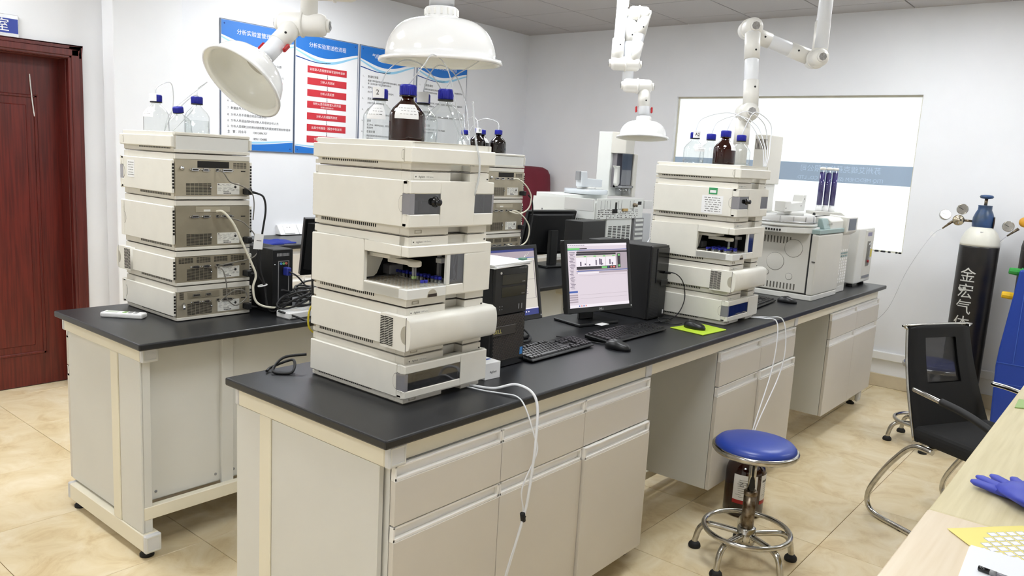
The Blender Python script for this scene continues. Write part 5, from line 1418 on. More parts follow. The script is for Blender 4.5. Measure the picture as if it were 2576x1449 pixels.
# ================================================================ stools, chair, cylinders, desks
def stool(label, x, y, hs, rz, lever=True):
    t = thing('lab_stool', label, 'stool', (x, y, 0), rz)
    MB().lathe([(.150, hs-.020), (.158, hs-.012), (.156, hs-.001), (.145, hs+.010), (.115, hs+.018), (.06, hs+.022), (0, hs+.023)], 40).build('seat', BLUEV, t)
    MB().lathe([(.150, hs-.034), (.163, hs-.032), (.168, hs-.024), (.168, hs-.014), (.162, hs-.008), (.155, hs-.010)], 40).build('seat_rim', CHROME, t)
    MB().lathe([(.150, hs-.034), (.150, hs-.03), (0, hs-.03)], 32).build('seat_pan', BLACKM, t)
    zr = .125
    MB().cyl((0, 0, .30), (0, 0, hs-.03), .015, .015, 16).build('piston', CHROME, t)
    MB().lathe([(.020, .275), (.0265, .285), (.0265, .30), (.02, .305)], 20).build('column_collar', RUSTY, t)
    MB().lathe([(.0255, zr-.02), (.0255, .288), (0, .288)], 20).build('column', RUSTY, t)
    MB().lathe([(.036, zr-.045), (.038, zr-.03), (.036, zr+.02), (.028, zr+.025), (0, zr+.025)], 20).build('hub', CHROME, t)
    R_ = .182
    MB().tube([(R_*.93*math.cos(a), R_*.93*math.sin(a), zr+.012) for a in [2*PI*i/36 for i in range(36)]], .0105, 10, sub=0, closed=True).build('foot_ring', CHROME, t)
    for k in range(5):
        a = 2*PI*k/5+.35; c, s_ = math.cos(a), math.sin(a)
        MB().tube([(c*.03, s_*.03, zr-.008), (c*.10, s_*.10, zr-.006), (c*.155, s_*.155, zr-.010), (c*.187, s_*.187, zr-.035), (c*.201, s_*.201, zr-.085), (c*.203, s_*.203, .022)], .0125, 10).build('leg', CHROME, t)
        MB().lathe([(.024, 0), (.026, .006), (.024, .016), (.014, .026), (0, .026)], 14, M=T((c*.203, s_*.203, 0))).build('foot', RUBBER, t)
    if lever:
        MB().tube([(-.02, -.005, hs-.035), (-.034, -.008, hs-.06), (-.038, -.010, hs-.12)], .005, 8).build('lever', BLACKM, t)
        m = MB(); m.prism([(.010*math.cos(2*PI*i/14)*(1+.4*(math.sin(2*PI*i/14) < 0)), .032*math.sin(2*PI*i/14)) for i in range(14)], -.004, .004, 'y', M=T((-.040, -.011, hs-.150)) @ RZ(-1.3))
        m.build('lever_paddle', BLACKM, t, bevel=.002)
    return t
stool('blue vinyl stool with worn chrome base in front of the cabinets', 1.695, -.285, .497, .15)
stool('second blue stool behind the black chair', 3.90, -.47, .50, .5, lever=False)

# amber solvent bottle on the floor behind the stool
t = thing('solvent_bottle', 'large amber solvent bottle with white and red label on the floor', 'bottle', (2.145, -.084, 0), 0)
MB().lathe([(.080, 0), (.089, .010), (.089, .205), (.082, .23), (.05, .26), (.026, .275), (.024, .30)], 32).build('glass_body', AMBER, t)
MB().lathe([(.028, .285), (.028, .315), (0, .316)], 18).build('cap', BLACKM, t)
def wrap(r, a0, a1, z0, z1, n=16):
    vs = [(r*math.cos(math.radians(a0+(a1-a0)*i/n)), r*math.sin(math.radians(a0+(a1-a0)*i/n)), z) for z in (z0, z1) for i in range(n+1)]
    return vs, [(i, i+1, n+2+i, n+1+i) for i in range(n)]
LRED = mat('label_red', srgb(170, 28, 30), .45)
for (a0, a1) in ((-192, -122), (-108, -55)):
    m = MB(); m.add(*wrap(.0896, a0, a1, .085, .205), 0, True); m.add(*wrap(.0898, a0, a1, .068, .086), 1, True)
    rnd = random.Random(2)
    for k in range(9):
        z = .10+k*.010; b0 = a0+8+rnd.uniform(0, 10); m.add(*wrap(.0899, b0, b0+rnd.uniform(15, 38), z, z+.0018, 5), 2, True)
    if a0 == -108: m.add(*wrap(.0899, a0+6, a1-8, .172, .182, 6), 2, True)
    m.build('paper_label', [PAPER, LRED, INKG], t, fix=False)
aa = math.radians(-158)
MB().text('乙 腈', .022, T((.0902*math.cos(aa), .0902*math.sin(aa), .160)) @ RZ(aa+PI/2) @ FRONT).build('lettering', INK, t, fix=False)
tag(MB().lathe([(.008, .315), (.010, .32), (.010, .333), (.004, .34), (0, .341)], 12, M=T((2.145, -.084, 0))).build('tube_fitting', WHITEP), 'small white tube fitting on the amber solvent bottle', 'fitting')

# --- black mesh chair, faces the desks
hd = math.atan2(-.878, -.48)
t = thing('office_chair', 'black mesh cantilever chair with chrome frame at the desks', 'chair', (2.60, -.985, 0), hd+PI/2)
# local frame: front toward -y (the desks), x to the sitter's left/right
FAB = mat('chair_fabric', srgb(17, 17, 18), .85, bump=.5, bscale=700); MESHF = thin_glass('chair_mesh', (.16, .16, .17, 1), .02, .6, body=.35, bodycol=(.01, .01, .012, 1))
zs = .455
MB().box(-.235, .235, -.245, .235, zs-.035, zs+.035).build('seat', FAB, t, bevel=.025, seg=3)
# backrest: trapezoid frame with a mesh window
def bp(x, z): return Vector((x, .215+(z-zs)*.30+.02*math.sin((z-zs)*6), z))
zb0, zb1 = zs-.03, .915
def wid(z): return .235-(z-zb0)/(zb1-zb0)*.050
bk = MB()
nx = 8; zsn = [zb0, .52, .62, .66, .74, .80, .86, .90, zb1]
hole = lambda i, j: (2 <= i <= 5) and (3 <= j <= 5)
for side in (0, 1):
    vs = []
    for z in zsn:
        for i in range(nx+1):
            w_ = wid(z); x = -w_+2*w_*i/nx
            p = bp(x, z-(.012*(abs(2*i/nx-1)**4) if z == zb1 else 0)); p.y += (.012 if side else -.012)
            vs.append(p)
    fs = [(j*(nx+1)+i, j*(nx+1)+i+1, (j+1)*(nx+1)+i+1, (j+1)*(nx+1)+i) for j in range(len(zsn)-1) for i in range(nx) if not hole(i, j)]
    bk.add(vs, fs, 0, True)
for z0, z1 in zip(zsn, zsn[1:]):
    for sx in (-1, 1):
        q = [bp(sx*wid(z), z)+Vector((0, dy, 0)) for z in (z0, z1) for dy in (-.012, .012)]
        bk.add(q, [(0, 1, 3, 2)])
top = [bp(-wid(zb1)+2*wid(zb1)*i/nx, zb1-(.012*(abs(2*i/nx-1)**4)))+Vector((0, dy, 0)) for dy in (-.012, .012) for i in range(nx+1)]
bk.add(top, [(i, i+1, nx+2+i, nx+1+i) for i in range(nx)])
bk.build('backrest', FAB, t)
vs = []
for z in zsn[3:7]:
    for i in (2, 3, 4, 5, 6):
        w_ = wid(z); vs.append(bp(-w_+2*w_*i/nx, z))
m = MB(); m.add(vs, [(j*5+i, j*5+i+1, (j+1)*5+i+1, (j+1)*5+i) for j in range(3) for i in range(4)]); m.build('mesh_window', MESHF, t, fix=False)
edge = [bp(sx*(wid(z)+.004), z)+Vector((0, .002, 0)) for sx, zz in ((-1, zsn), (1, zsn[::-1])) for z in zz]
MB().tube(edge, .0065, 8, sub=3).build('back_frame', CHROME, t)
for sx in (-1, 1):
    x = sx*.245
    MB().tube([(x, .10, zs-.045), (x, .20, zs-.055), (x, .29, zs-.15), (x, .365, .19), (x, .405, .10), (x, .395, .040), (x, .34, .014), (x, .20, .013), (x, -.05, .013), (x, -.26, .013)], .0125, 10).build('leg_tube', CHROME, t)
    MB().box(x-.008, x+.008, .20, .215, .0, .004).build('glide', RUBBER, t)
    MB().tube([(x*1.0, .235, .655), (x*1.06, .16, .652), (x*1.08, .05, .640), (x*1.08, -.10, .615), (x*1.06, -.19, .58), (x*1.02, -.235, .52), (x, -.22, .45), (x, -.10, zs-.045)], .0115, 10).build('arm_tube', CHROME, t)
    MB().tube([(x*1.075, .08, .646), (x*1.08, -.02, .634), (x*1.08, -.11, .613), (x*1.06, -.19, .58), (x*1.03, -.228, .53)], .0165, 10).build('arm_pad', BLACKM, t)
MB().cyl((-.245, -.26, .013), (.245, -.26, .013), .0125, .0125, 10).build('front_tube', CHROME, t)
MB().cyl((-.245, .14, zs-.045), (.245, .14, zs-.045), .0125, .0125, 10).build('cross_tube', CHROME, t)

# --- gas cylinders
def sliced(geo, step):
    """cut flat lettering into narrow vertical strips so that it can follow a round surface"""
    bm = bmesh.new()
    bv = [bm.verts.new(v) for v in geo[0]]
    for f in geo[1]:
        try: bm.faces.new([bv[i] for i in f])
        except ValueError: pass
    x = -.12
    while x < .12:
        bmesh.ops.bisect_plane(bm, geom=bm.verts[:]+bm.edges[:]+bm.faces[:], plane_co=(x, 0, 0), plane_no=(1, 0, 0)); x += step
    bm.verts.index_update()
    out = ([v.co.copy() for v in bm.verts], [tuple(v.index for v in f.verts) for f in bm.faces]); bm.free()
    return out
def cylinder(label, x, y, r, full=True):
    t = thing('gas_cylinder', label, 'gas cylinder', (x, y, 0), 0)
    CYLB = mat('cylinder_black', srgb(22, 21, 22), .38, col2=srgb(34, 30, 28), scale=14)
    CYLW = mat('cylinder_white', srgb(222, 220, 208), .4, var=.08, scale=10)
    MB().lathe([(r*.9, 0), (r, .02), (r, 1.155), (r, 1.165)], 40).build('body', CYLB if full else mat('cylinder_brown', srgb(52, 42, 38), .5, col2=srgb(34, 28, 26), scale=9), t)
    MB().lathe([(r, 1.165), (r*1.002, 1.18), (r*.95, 1.215), (r*.80, 1.255), (r*.60, 1.282), (r*.50, 1.292), (0, 1.294)], 40).build('shoulder', CYLW if full else mat('cylinder_brown', srgb(52, 42, 38), .5), t)
    if full:
        CB = mat('cap_blue', srgb(44, 74, 118), .35, col2=srgb(58, 72, 88), scale=12)
        MB().lathe([(.060, 1.288), (.063, 1.295), (.064, 1.31), (.064, 1.35), (.052, 1.385), (.042, 1.405), (.041, 1.43), (.044, 1.435), (0, 1.435)], 28).build('valve_guard', CB, t)
        MB().lathe([(.022, 0), (.020, .002), (0, .002)], 18, M=T((-.012, -.0645, 1.325)) @ RX(PI/2) @ Matrix.Scale(1.9, 4, (0, 1, 0))).build('guard_slot', mat('slot_rust', srgb(52, 34, 26), .8), t)
        MB().cyl((0, 0, 1.43), (0, 0, 1.485), .010, .010, 12).build('valve_stem', RUSTY, t)
        MB().lathe([(.012, 1.478), (.036, 1.482), (.042, 1.492), (.036, 1.502), (.012, 1.505), (0, 1.505)], 24).build('hand_wheel', CB, t)
        MB().box(-.03, .04, -.1, -.098, 1.258, 1.264, M=T((0, .030, 0)) @ RZ(-.9)).build('stamp_plate', ALU, t)
        wr = MB(); ang = math.radians(-193)
        for k, chx in enumerate('金宏气体'):
            z = .965-k*.108
            vs, fs = sliced(text_geo(chx, .104), .012)
            q = []
            for v in vs:
                a = ang+v.x/r; q.append(((r+.0008)*math.cos(a), (r+.0008)*math.sin(a), z+v.y))
            wr.add(q, fs)
        wr.build('lettering', mat('chalk_white', srgb(205, 205, 200), .8), t, fix=False)
        # chalky smear over the second character
        rnd = random.Random(4); sm = MB()
        for k in range(14):
            a = ang-.45+rnd.random()*.35; z = .875+rnd.uniform(-.012, .012)
            a2_ = a+rnd.uniform(.08, .2); q = [((r+.001)*math.cos(b), (r+.001)*math.sin(b), zz) for (b, zz) in ((a, z), (a2_, z+rnd.uniform(-.01, .01)), (a2_, z+.005), (a, z+.006))]
            sm.add(q, [(0, 1, 2, 3)])
        sm.build('print', mat('chalk_white', srgb(205, 205, 200), .8), t, fix=False)
    # regulator with two gauges on the left (toward +y)
    gz = 1.325
    def gauge(px, py, pz, facing):
        d = Vector(facing)
        g = MB().lathe([(.030, -.012), (.036, -.010), (.036, .006), (.033, .009), (.030, .007)], 24, M=axis_m((px, py, pz), d)).build('gauge', CHROME, t)
        MB().lathe([(.031, .0), (.031, .006), (0, .006)], 24, M=axis_m((px, py, pz), d)).build('dial', mat('dial_white', srgb(236, 236, 230), .25), g)
        M_ = axis_m((px, py, pz), d) @ T((0, 0, .0075))
        MB().box(-.0015, .0015, -.006, .024, -.0004, .0004, M=M_ @ RZ(1.1)).build('needle', INK, g)
    cam_d = (-.8, -.18, .02)
    if full:
        MB().cyl((0, .064, gz), (0, .115, gz), .008, .008, 10).build('inlet_stem', RUSTY, t)
        MB().lathe([(.030, -.02), (.036, -.014), (.036, .012), (.024, .018), (.010, .020), (.010, .030), (0, .030)], 24, M=axis_m((-.01, .145, gz), cam_d)).build('regulator_body', mat('brass_chrome', srgb(186, 174, 150), .25, metal=.9), t)
        MB().box(-.003, .003, -.025, .025, .020, .023, M=axis_m((-.01, .145, gz), cam_d)).build('regulator_handle', CHROME, t)
        gauge(-.01, .130, gz+.075, cam_d); gauge(-.03, .225, gz+.030, (-.78, -.45, .35))
        MB().cyl((-.01, .18, gz-.012), (-.01, .235, gz-.065), .010, .005, 10).build('outlet', RUSTY, t)
        MB().box(-.0005, .0005, -.018, .018, -.014, .014, M=T((-.01, .29, gz-.11)) @ RX(.5)).build('paper_tag', PAPER, t)
        MB().tube([(-.01, .235, gz-.065), (-.01, .30, gz-.13), (0.0, .42, gz-.38), (.02, .52, gz-.68), (.03, .66, gz-.86), (.05, .74, gz-1.02), (.05, .80, .12), (.02, .93, .012), (-.05, 1.10, .006)], .0016, 6).build('gas_line', TUBING, t)
    else:
        gauge(-.02, .20, gz-.02, cam_d)
        MB().lathe([(.026, -.03), (.034, -.02), (.034, .02), (.026, .03), (0, .03)], 20, M=axis_m((-.01, .11, gz+.015), cam_d)).build('regulator_body', mat('regulator_yellow', srgb(224, 160, 40), .4), t)
        MB().cyl((-.01, .14, gz-.03), (-.01, .20, gz-.085), .010, .005, 10).build('outlet', RUSTY, t)
        MB().cyl((0, .02, gz), (0, .09, gz), .008, .008, 10).build('inlet_stem', RUSTY, t)
        MB().lathe([(.05, 1.258), (.05, 1.36), (.03, 1.40), (0, 1.40)], 20).build('valve_guard', mat('cap_rust', srgb(70, 56, 48), .6), t)
        MB().box(-.0005, .0005, -.018, .018, -.014, .014, M=T((-.01, .235, gz-.12)) @ RX(.5)).build('paper_tag', PAPER, t)
        MB().tube([(-.01, .20, gz-.085), (-.01, .25, gz-.15), (.03, .33, gz-.30), (.08, .36, gz-.45)], .0016, 6).build('gas_line', TUBING, t)
    return t
cylinder('black gas cylinder with white shoulder and painted characters by the back wall', 4.80, -.478, .118)
cylinder('brown gas cylinder behind the blue plastic cabinet', 4.93, -.81, .11, False)

# --- blue moulded plastic cabinet at the right edge
BLP = mat('blue_moulded', srgb(24, 62, 160), .4)
t = thing('plastic_cabinet', 'blue moulded plastic cabinet with green and yellow knobs', 'cabinet', (4.62, -.965, 0), 0)
MB().prism([(.235, 0), (.255, .44), (.25, .55), (.205, 1.06), (-.30, 1.06), (-.36, .55), (-.36, 0)], -.12, .12, 'x').build('body', BLP, t, bevel=.012, seg=2)
for z in (.33, .46): MB().box(-.1225, -.118, -.35, .252, z, z+.004).build('panel_groove', mat('blue_deep', srgb(60, 96, 190), .4), t)
MB().box(-.123, -.118, .16, .164, .47, .95).build('panel_groove', mat('blue_deep', srgb(60, 96, 190), .4), t)
for (z, y, cc, nm) in ((1.04, .195, (44, 150, 62), 'green'), (.885, .215, (236, 190, 30), 'yellow')):
    M_ = axis_m((-.06, y, z), (-.15, 1, .06))
    k = MB(); k.lathe([(.030, 0), (.030, .008), (.022, .010), (.024, .030), (.021, .070), (.016, .074), (0, .074)], 10, M=M_, smooth=False); k.build('knob', mat('knob_'+nm, srgb(*cc), .4), t)

# --- pale wood desks at the right
DESK = mat('desk_maple', srgb(222, 210, 170), .38, col2=srgb(210, 197, 154), scale=2.2, stretch=(1.2, 26, 26), detail=6)
DESK2 = mat('desk_birch', srgb(228, 212, 186), .38, col2=srgb(220, 202, 172), scale=2.2, stretch=(1.2, 26, 26), detail=6)
def desk(label, x0, x1, m, y1=-1.05):
    t = thing('desk', label, 'desk', (x0, y1, 0))
    L = x1-x0
    MB().box(0, L, -.70, 0, .725, .75).build('desk_top', m, t, bevel=.003)
    for x in (.02, L-.05): MB().box(x, x+.03, -.68, -.04, .0, .725).build('side_panel', m, t)
    MB().box(.05, L-.05, -.66, -.645, .30, .725).build('modesty_panel', m, t)
    return t
desk('pale birch desk with notebook and label sheet', -.10, .868, DESK2)
desk('greenish maple desk with the blue glove', .872, 3.2, DESK, -1.052)
# label sheet, notebook, pen, glove
t = thing('label_sheet', 'yellow sheet of white peel-off labels on the birch desk', 'label sheet', (.79, -1.20, .7525), math.radians(-12))
SHY = mat('sheet_yellow', srgb(240, 226, 130), .55)
ux = Vector((.901-.801, -1.211+1.121)).normalized(); 
MB().prism([(-.145, -.03), (-.02, .088), (.14, -.045), (.02, -.155)], .0, .0006, 'z', M=RZ(math.radians(12))).build('backing', SHY, t)
lb = MB(); e1 = Vector((.125, .118)).normalized(); e2_ = Vector((.16, -.133)).normalized()
R4 = RZ(math.radians(12))
SB = mat('label_outline', srgb(120, 140, 180), .5); ol = MB()
for i in range(8):
    for j in range(7):
        c = Vector((-.135, -.028))+e1*(.014+j*.0225)+e2_*(.014+i*.0255)
        if j > 2 and i < j-2 or j > 5: continue
        q = [c+e1*a+e2_*b for a, b in ((-.0092, -.0105), (.0092, -.0105), (.0092, .0105), (-.0092, .0105))]
        ol.add([R4 @ Vector((p.x, p.y, .0007)) for p in q], [(0, 1, 2, 3)], 0)
        q = [c+e1*a+e2_*b for a, b in ((-.008, -.0093), (.008, -.0093), (.008, .0093), (-.008, .0093))]
        ol.add([R4 @ Vector((p.x, p.y, .0009)) for p in q], [(0, 1, 2, 3)], 1)
ol.build('print', [SB, PAPER], t, fix=False)
t = thing('notebook', 'white lined notebook under the label sheet', 'notebook', (.60, -1.33, .75), math.radians(3))
MB().box(-.16, .125, -.16, .155, 0, .0022).build('cover', PAPER, t)
MB().box(-.158, .123, -.158, .153, .0022, .0035).build('pages', mat('page_lines', srgb(236, 238, 242), .6), t)
t = thing('marker_pen', 'clear-barrelled pen with black cap on the notebook', 'pen', (.590, -1.205, .7595), math.radians(-97))
MB().cyl((0, 0, 0), (.022, 0, 0), .0055, .0055, 12).build('cap', BLACKG, t)
MB().cyl((.022, 0, 0), (.14, 0, 0), .005, .005, 12).build('barrel', mat('pen_smoke', srgb(120, 118, 124), .2), t)
MB().cyl((.022, 0, 0), (.034, 0, 0), .0056, .0056, 12).build('grip', VGREY, t)
# nitrile glove, crumpled
GLV = mat('glove_blue', srgb(62, 74, 184), .5, bump=.4, bscale=60)
t = thing('nitrile_glove', 'crumpled blue nitrile glove on the maple desk', 'glove', (1.155, -1.175, .752), math.radians(-40))
t.scale = (1.35, 1.35, 1.2)
pm = MB(); N = 18; rings = []
for j in range(9):
    u = j/8; w_ = .042+.012*math.sin(u*5)+.008*u; hgt = .010+.012*math.sin(u*3.2+.5)
    rings.append([(w_*math.cos(2*PI*i/N)+.004*math.sin(i*2.3+j), -.02-u*.17, hgt*1.1+hgt*math.sin(2*PI*i/N)+.0025*math.sin(i*3.1+j*1.7)) for i in range(N)])
vs = [v for r in rings for v in r]
pm.add(vs, [(j*N+i, j*N+(i+1) % N, (j+1)*N+(i+1) % N, (j+1)*N+i) for j in range(8) for i in range(N)], 0, True); pm.add(rings[0], [tuple(range(N))], 0, True); pm.add(rings[-1], [tuple(range(N))[::-1]])
pm.build('palm', GLV, t)
for k, (x, l, a) in enumerate(((-.034, .055, .35), (-.014, .072, .12), (.010, .075, -.05), (.032, .062, -.28), (.048, .05, -.9))):
    M_ = T((x, -.025, .012)) @ RZ(a) @ RX(-PI/2)
    f = MB().lathe([(.011, -.02), (.0115, .01), (.010, l*.5), (.0095, l*.85), (.005, l), (0, l+.001)], 12, M=M_ @ Matrix.Scale(.8, 4, (0, 1, 0))); f.build('finger', GLV, t)
tag(MB().prism([(2.13, -1.075), (2.28, -1.07), (2.30, -1.15), (2.18, -1.16)], .7505, .7545, 'z').build('mouse_pad', mat('pad_green', srgb(150, 200, 70), .6), bevel=.001), 'green pad at the far edge of the maple desk', 'mouse pad')
# ================================================================ small things and cables
# remote control on the rear bench
t = thing('remote_control', 'white air-conditioner remote lying on the rear bench corner', 'remote control', (.145, 1.735, H), math.radians(-52))
MB().box(-.085, .085, -.024, .024, 0, .020).build('shell', WHITEP, t, bevel=.006, seg=2)
MB().box(-.068, -.02, -.016, .016, .0198, .0206).build('screen', mat('remote_lcd', srgb(196, 204, 190), .3), t)
for i in range(3): MB().box(.0+i*.022, .014+i*.022, -.012, .012, .0198, .0212).build('button', VGREY if i else mat('button_green', srgb(150, 190, 120), .5), t)
# wall sockets over the counter
for k in range(2):
    t = thing('wall_socket', ['white double socket on a wedge box, left one over the wall counter', 'white socket on a wedge box, right one over the wall counter'][k], 'socket', (2.27+k*.17, YP, .905))
    MB().prism([(0, 0), (-.075, 0), (-.022, .072), (0, .072)], -.083, .083, 'x').build('wedge_box', WHITEP, t, bevel=.003)
    M_ = T((.0, -.049, .037)) @ RX(-math.radians(53.5)) @ RX(PI/2)
    fp = MB().box(-.045, .045, -.036, .036, .0, .006, M=T((0, -.0495, .0365)) @ RX(math.radians(53.5))).build('face_plate', PULLIN if False else PAPER, t, bevel=.002)
    h_ = MB()
    for x in (-.012, .012): h_.box(x-.002, x+.002, .012, .019, .006, .0066, M=T((0, -.0495, .0365)) @ RX(math.radians(53.5)))
    h_.build('pin_holes', DARKSLOT, fp)
# blue cloth on the wall counter
m = MB(); n = 14; vs = []
for j in range(n+1):
    for i in range(n+1):
        x = i/n-.5; y = j/n-.5
        vs.append((1.86+x*.34+.03*y, 3.33+y*.24*(1-.25*(x > .2)), .902+.012*abs(math.sin(x*7+y*4))*(1-abs(x)*1.2)+.012*math.exp(-((x-.22)**2+(y-.1)**2)*60)+.001))
m.add(vs, [(j*(n+1)+i, j*(n+1)+i+1, (j+1)*(n+1)+i+1, (j+1)*(n+1)+i) for j in range(n) for i in range(n)], 0, True)
vs2 = [(v[0], v[1], .9005) for v in vs]; o0 = [j*(n+1)+i for j in range(n+1) for i in range(n+1)]
rim = [(i, 0) for i in range(n)]+[(n, j) for j in range(n)]+[(n-i, n) for i in range(n)]+[(0, n-j) for j in range(n)]
ring = [vs[j*(n+1)+i] for i, j in rim]; ringb = [(v[0], v[1], .9005) for v in ring]; k = len(ring)
m.add(ring+ringb, [(i, k+i, k+(i+1) % k, (i+1) % k) for i in range(k)], 0, True)
tag(m.build('cleaning_cloth', mat('cloth_blue', srgb(28, 46, 136), .85, bump=.5, bscale=300)), 'folded blue cloth on the wall counter', 'cloth')
# machine hidden under a maroon cloth on the wall counter
t = thing('covered_machine', 'tall bench machine draped in a maroon cloth on the wall counter', 'covered machine', (4.69, 3.46, .90))
MAR = mat('maroon_cloth', srgb(112, 22, 42), .8, var=.12, scale=5, bump=.4, bscale=220)
def rr(w_, d_, z, wob, n=48):
    out = []
    for i in range(n):
        a = 2*PI*i/n; p = 5
        k = (abs(math.cos(a))**p+abs(math.sin(a))**p)**(-1/p)
        f = 1+wob*math.sin(a*9+z*3)+wob*.6*math.sin(a*17+1)
        out.append((w_*k*math.cos(a)*f, d_*k*math.sin(a)*f, z))
    return out
lv = [rr(.375, .20, .012, .035), rr(.37, .195, .15, .028), rr(.365, .19, .30, .018), rr(.36, .185, .45, .008), rr(.355, .18, .53, .0), rr(.33, .165, .58, 0), rr(.28, .13, .605, 0), rr(.16, .06, .612, 0)]
m = MB(); N = 48; vs = [v for r in lv for v in r]
m.add(vs, [(j*N+i, j*N+(i+1) % N, (j+1)*N+(i+1) % N, (j+1)*N+i) for j in range(len(lv)-1) for i in range(N)], 0, True); m.add(lv[-1], [tuple(range(N))], 0, True)
m.build('drape', MAR, t)
MB().box(-.32, .32, -.15, .15, 0, .55).build('machine_body', VGREY, t)
MB().tube([(-.40, -.19, .30), (-.40, -.215, .15), (-.37, -.22, .04), (-.36, -.225, -.03)], .028, 8).build('hanging_tail', MAR, t)
# small carton beside the corner stack
t = thing('carton', 'small white carton with a blue stripe between stack and computer', 'box', (.632, .245, H), math.radians(-4))
MB().box(-.035, .035, -.045, .05, 0, .055).build('box_body', WHITEP, t, bevel=.001)
MB().box(-.02, .026, -.01, .0, .055, .0556).build('stripe', mat('stripe_blue', srgb(60, 80, 150), .5), t)
MB().text('Agilent', .011, T((0.002, -.0455, .024)) @ FRONT).build('lettering', INK, t, fix=False)
# stickers and labels on single modules
def sticker(name, label, M_, w_, h_, rows=6, header=None, seed=1):
    t = thing(name, label, 'sticker', M_.translation)
    MM = M_.copy(); MM.translation = (0, 0, 0)
    MB().box(-w_/2, w_/2, -.0006, .0, -h_/2, h_/2, M=MM).build('paper', PAPER if header is None else mat('sticker_green', srgb(60, 150, 96), .5), t)
    rnd = random.Random(seed); p = MB()
    for k in range(rows):
        z = h_/2-h_*(k+1)/(rows+1); x = -w_/2+w_*rnd.uniform(.08, .2)
        while x < w_*.38:
            l = w_*rnd.uniform(.06, .18); p.box(x, min(x+l, w_*.42), -.0010, -.0006, z-h_*.018, z+h_*.018, M=MM); x += l+w_*rnd.uniform(.03, .08)
    if header: p.box(-w_*.36, w_*.36, -.0010, -.0006, -h_*.28, h_*.12, 1, M=MM)
    p.build('print', [INKG, PAPER], t, fix=False)
    return t
SIDE = RZ(-PI/2)        # plate facing -x, reading toward -y
sticker('asset_label', 'white asset label on the pump of the window-side stack', T((2.3155-HWD-.0002, .087+.125, H+.48+.075)) @ SIDE, .105, .082, 7, seed=3)
sticker('asset_label', 'small green and white sticker on the pump of the window-side stack', T((2.3155-HWD-.0002, .087+.125, H+.48+.137)) @ SIDE, .042, .030, 1, header=True, seed=4)
sticker('asset_label', 'white asset label on the rear-facing stack near the door', T((.4215-HWD-.0002, 1.971-.098, H+.48+.105)) @ SIDE, .062, .070, 6, seed=5)
# ================================================================ cables
CBL = mat('cable_black', srgb(16, 16, 18), .5); CBG = mat('cable_grey', srgb(120, 116, 108), .5); CBW = mat('cable_ivory', srgb(226, 222, 204), .45); CBY = mat('cable_yellow', srgb(206, 186, 40), .45)
def cable(name, label, pts, r, m, group=None): return hose(name, label, pts, r, m, 'cable', group)
ry = 1.536     # rear face of the door-side stack
U3 = lambda u: .4215-.159+u*.318
z4, z3, z2, z1 = H+.48, H+.28, H+.14, H
def plug(label, x, z):
    t = thing('power_plug', label, 'plug', (x, ry-.002, z))
    MB().box(-.014, .010, -.034, -.001, -.013, .013).build('plug_body', BLACKM, t, bevel=.003)
    MB().cyl((.004, -.030, 0), (.030, -.040, -.006), .006, .004, 8).build('strain_relief', BLACKM, t)
for nm, z in (('pump', z4), ('tall middle module', z3), ('louvred module', z2), ('lowest module', z1)):
    plug('black power plug in the %s of the door-side stack' % nm, U3(.945), z+.036)
cable('power_cable', 'black power cord looping down from the upper module of the door-side stack', [(U3(1.03), ry-.045, z4+.03), (U3(1.09), ry-.06, z4+.015), (U3(1.12), ry-.06, z4-.04), (U3(1.08), ry-.055, z3+.06), (U3(1.06), ry-.055, z3-.02), (U3(1.05), ry-.06, z2+.05), (U3(1.10), ry-.07, z1+.12), (U3(1.12), ry-.08, z1+.03), (U3(1.3), ry-.12, z1+.045)], .0042, CBL, 'power cords of the door-side stack')
cable('power_cable', 'black power cord from the middle module of the door-side stack', [(U3(1.0), ry-.04, z3+.03), (U3(1.02), ry-.05, z3-.01), (U3(.99), ry-.05, z2+.09), (U3(1.02), ry-.055, z2+.03), (U3(1.09), ry-.065, z1+.13), (U3(1.13), ry-.09, z1+.02), (U3(1.35), ry-.11, z1+.04)], .0042, CBL, 'power cords of the door-side stack')
cable('data_cable', 'grey data cable curving across the upper module of the door-side stack', [(U3(.545), ry-.006, z4+.118), (U3(.58), ry-.03, z4+.110), (U3(.66), ry-.035, z4+.075), (U3(.82), ry-.035, z4+.06), (U3(.95), ry-.04, z4+.035), (U3(.99), ry-.04, z4-.01), (U3(.985), ry-.035, z3+.12)], .0025, CBG)
cable('data_cable', 'grey data cable hanging from the middle module to the paper tag', [(U3(.545), ry-.006, z3+.135), (U3(.60), ry-.03, z3+.132), (U3(.82), ry-.035, z3+.115), (U3(.96), ry-.04, z3+.075), (U3(1.0), ry-.045, z3+.05), (U3(1.03), ry-.05, z3+.0), (U3(.95), ry-.05, z2+.105), (U3(.70), ry-.035, z2+.088), (U3(.54), ry-.008, z2+.075)], .0025, CBG)
cable('data_cable', 'grey data cable looping over the lowest module label', [(U3(.50), ry-.006, z2+.075), (U3(.56), ry-.03, z2+.06), (U3(.60), ry-.035, z2+.01), (U3(.61), ry-.035, z1+.10), (U3(.60), ry-.035, z1+.085), (U3(.72), ry-.04, z1+.05), (U3(.88), ry-.04, z1+.075), (U3(.86), ry-.035, z1+.105), (U3(.72), ry-.03, z1+.11), (U3(.60), ry-.01, z1+.075)], .0025, CBG)
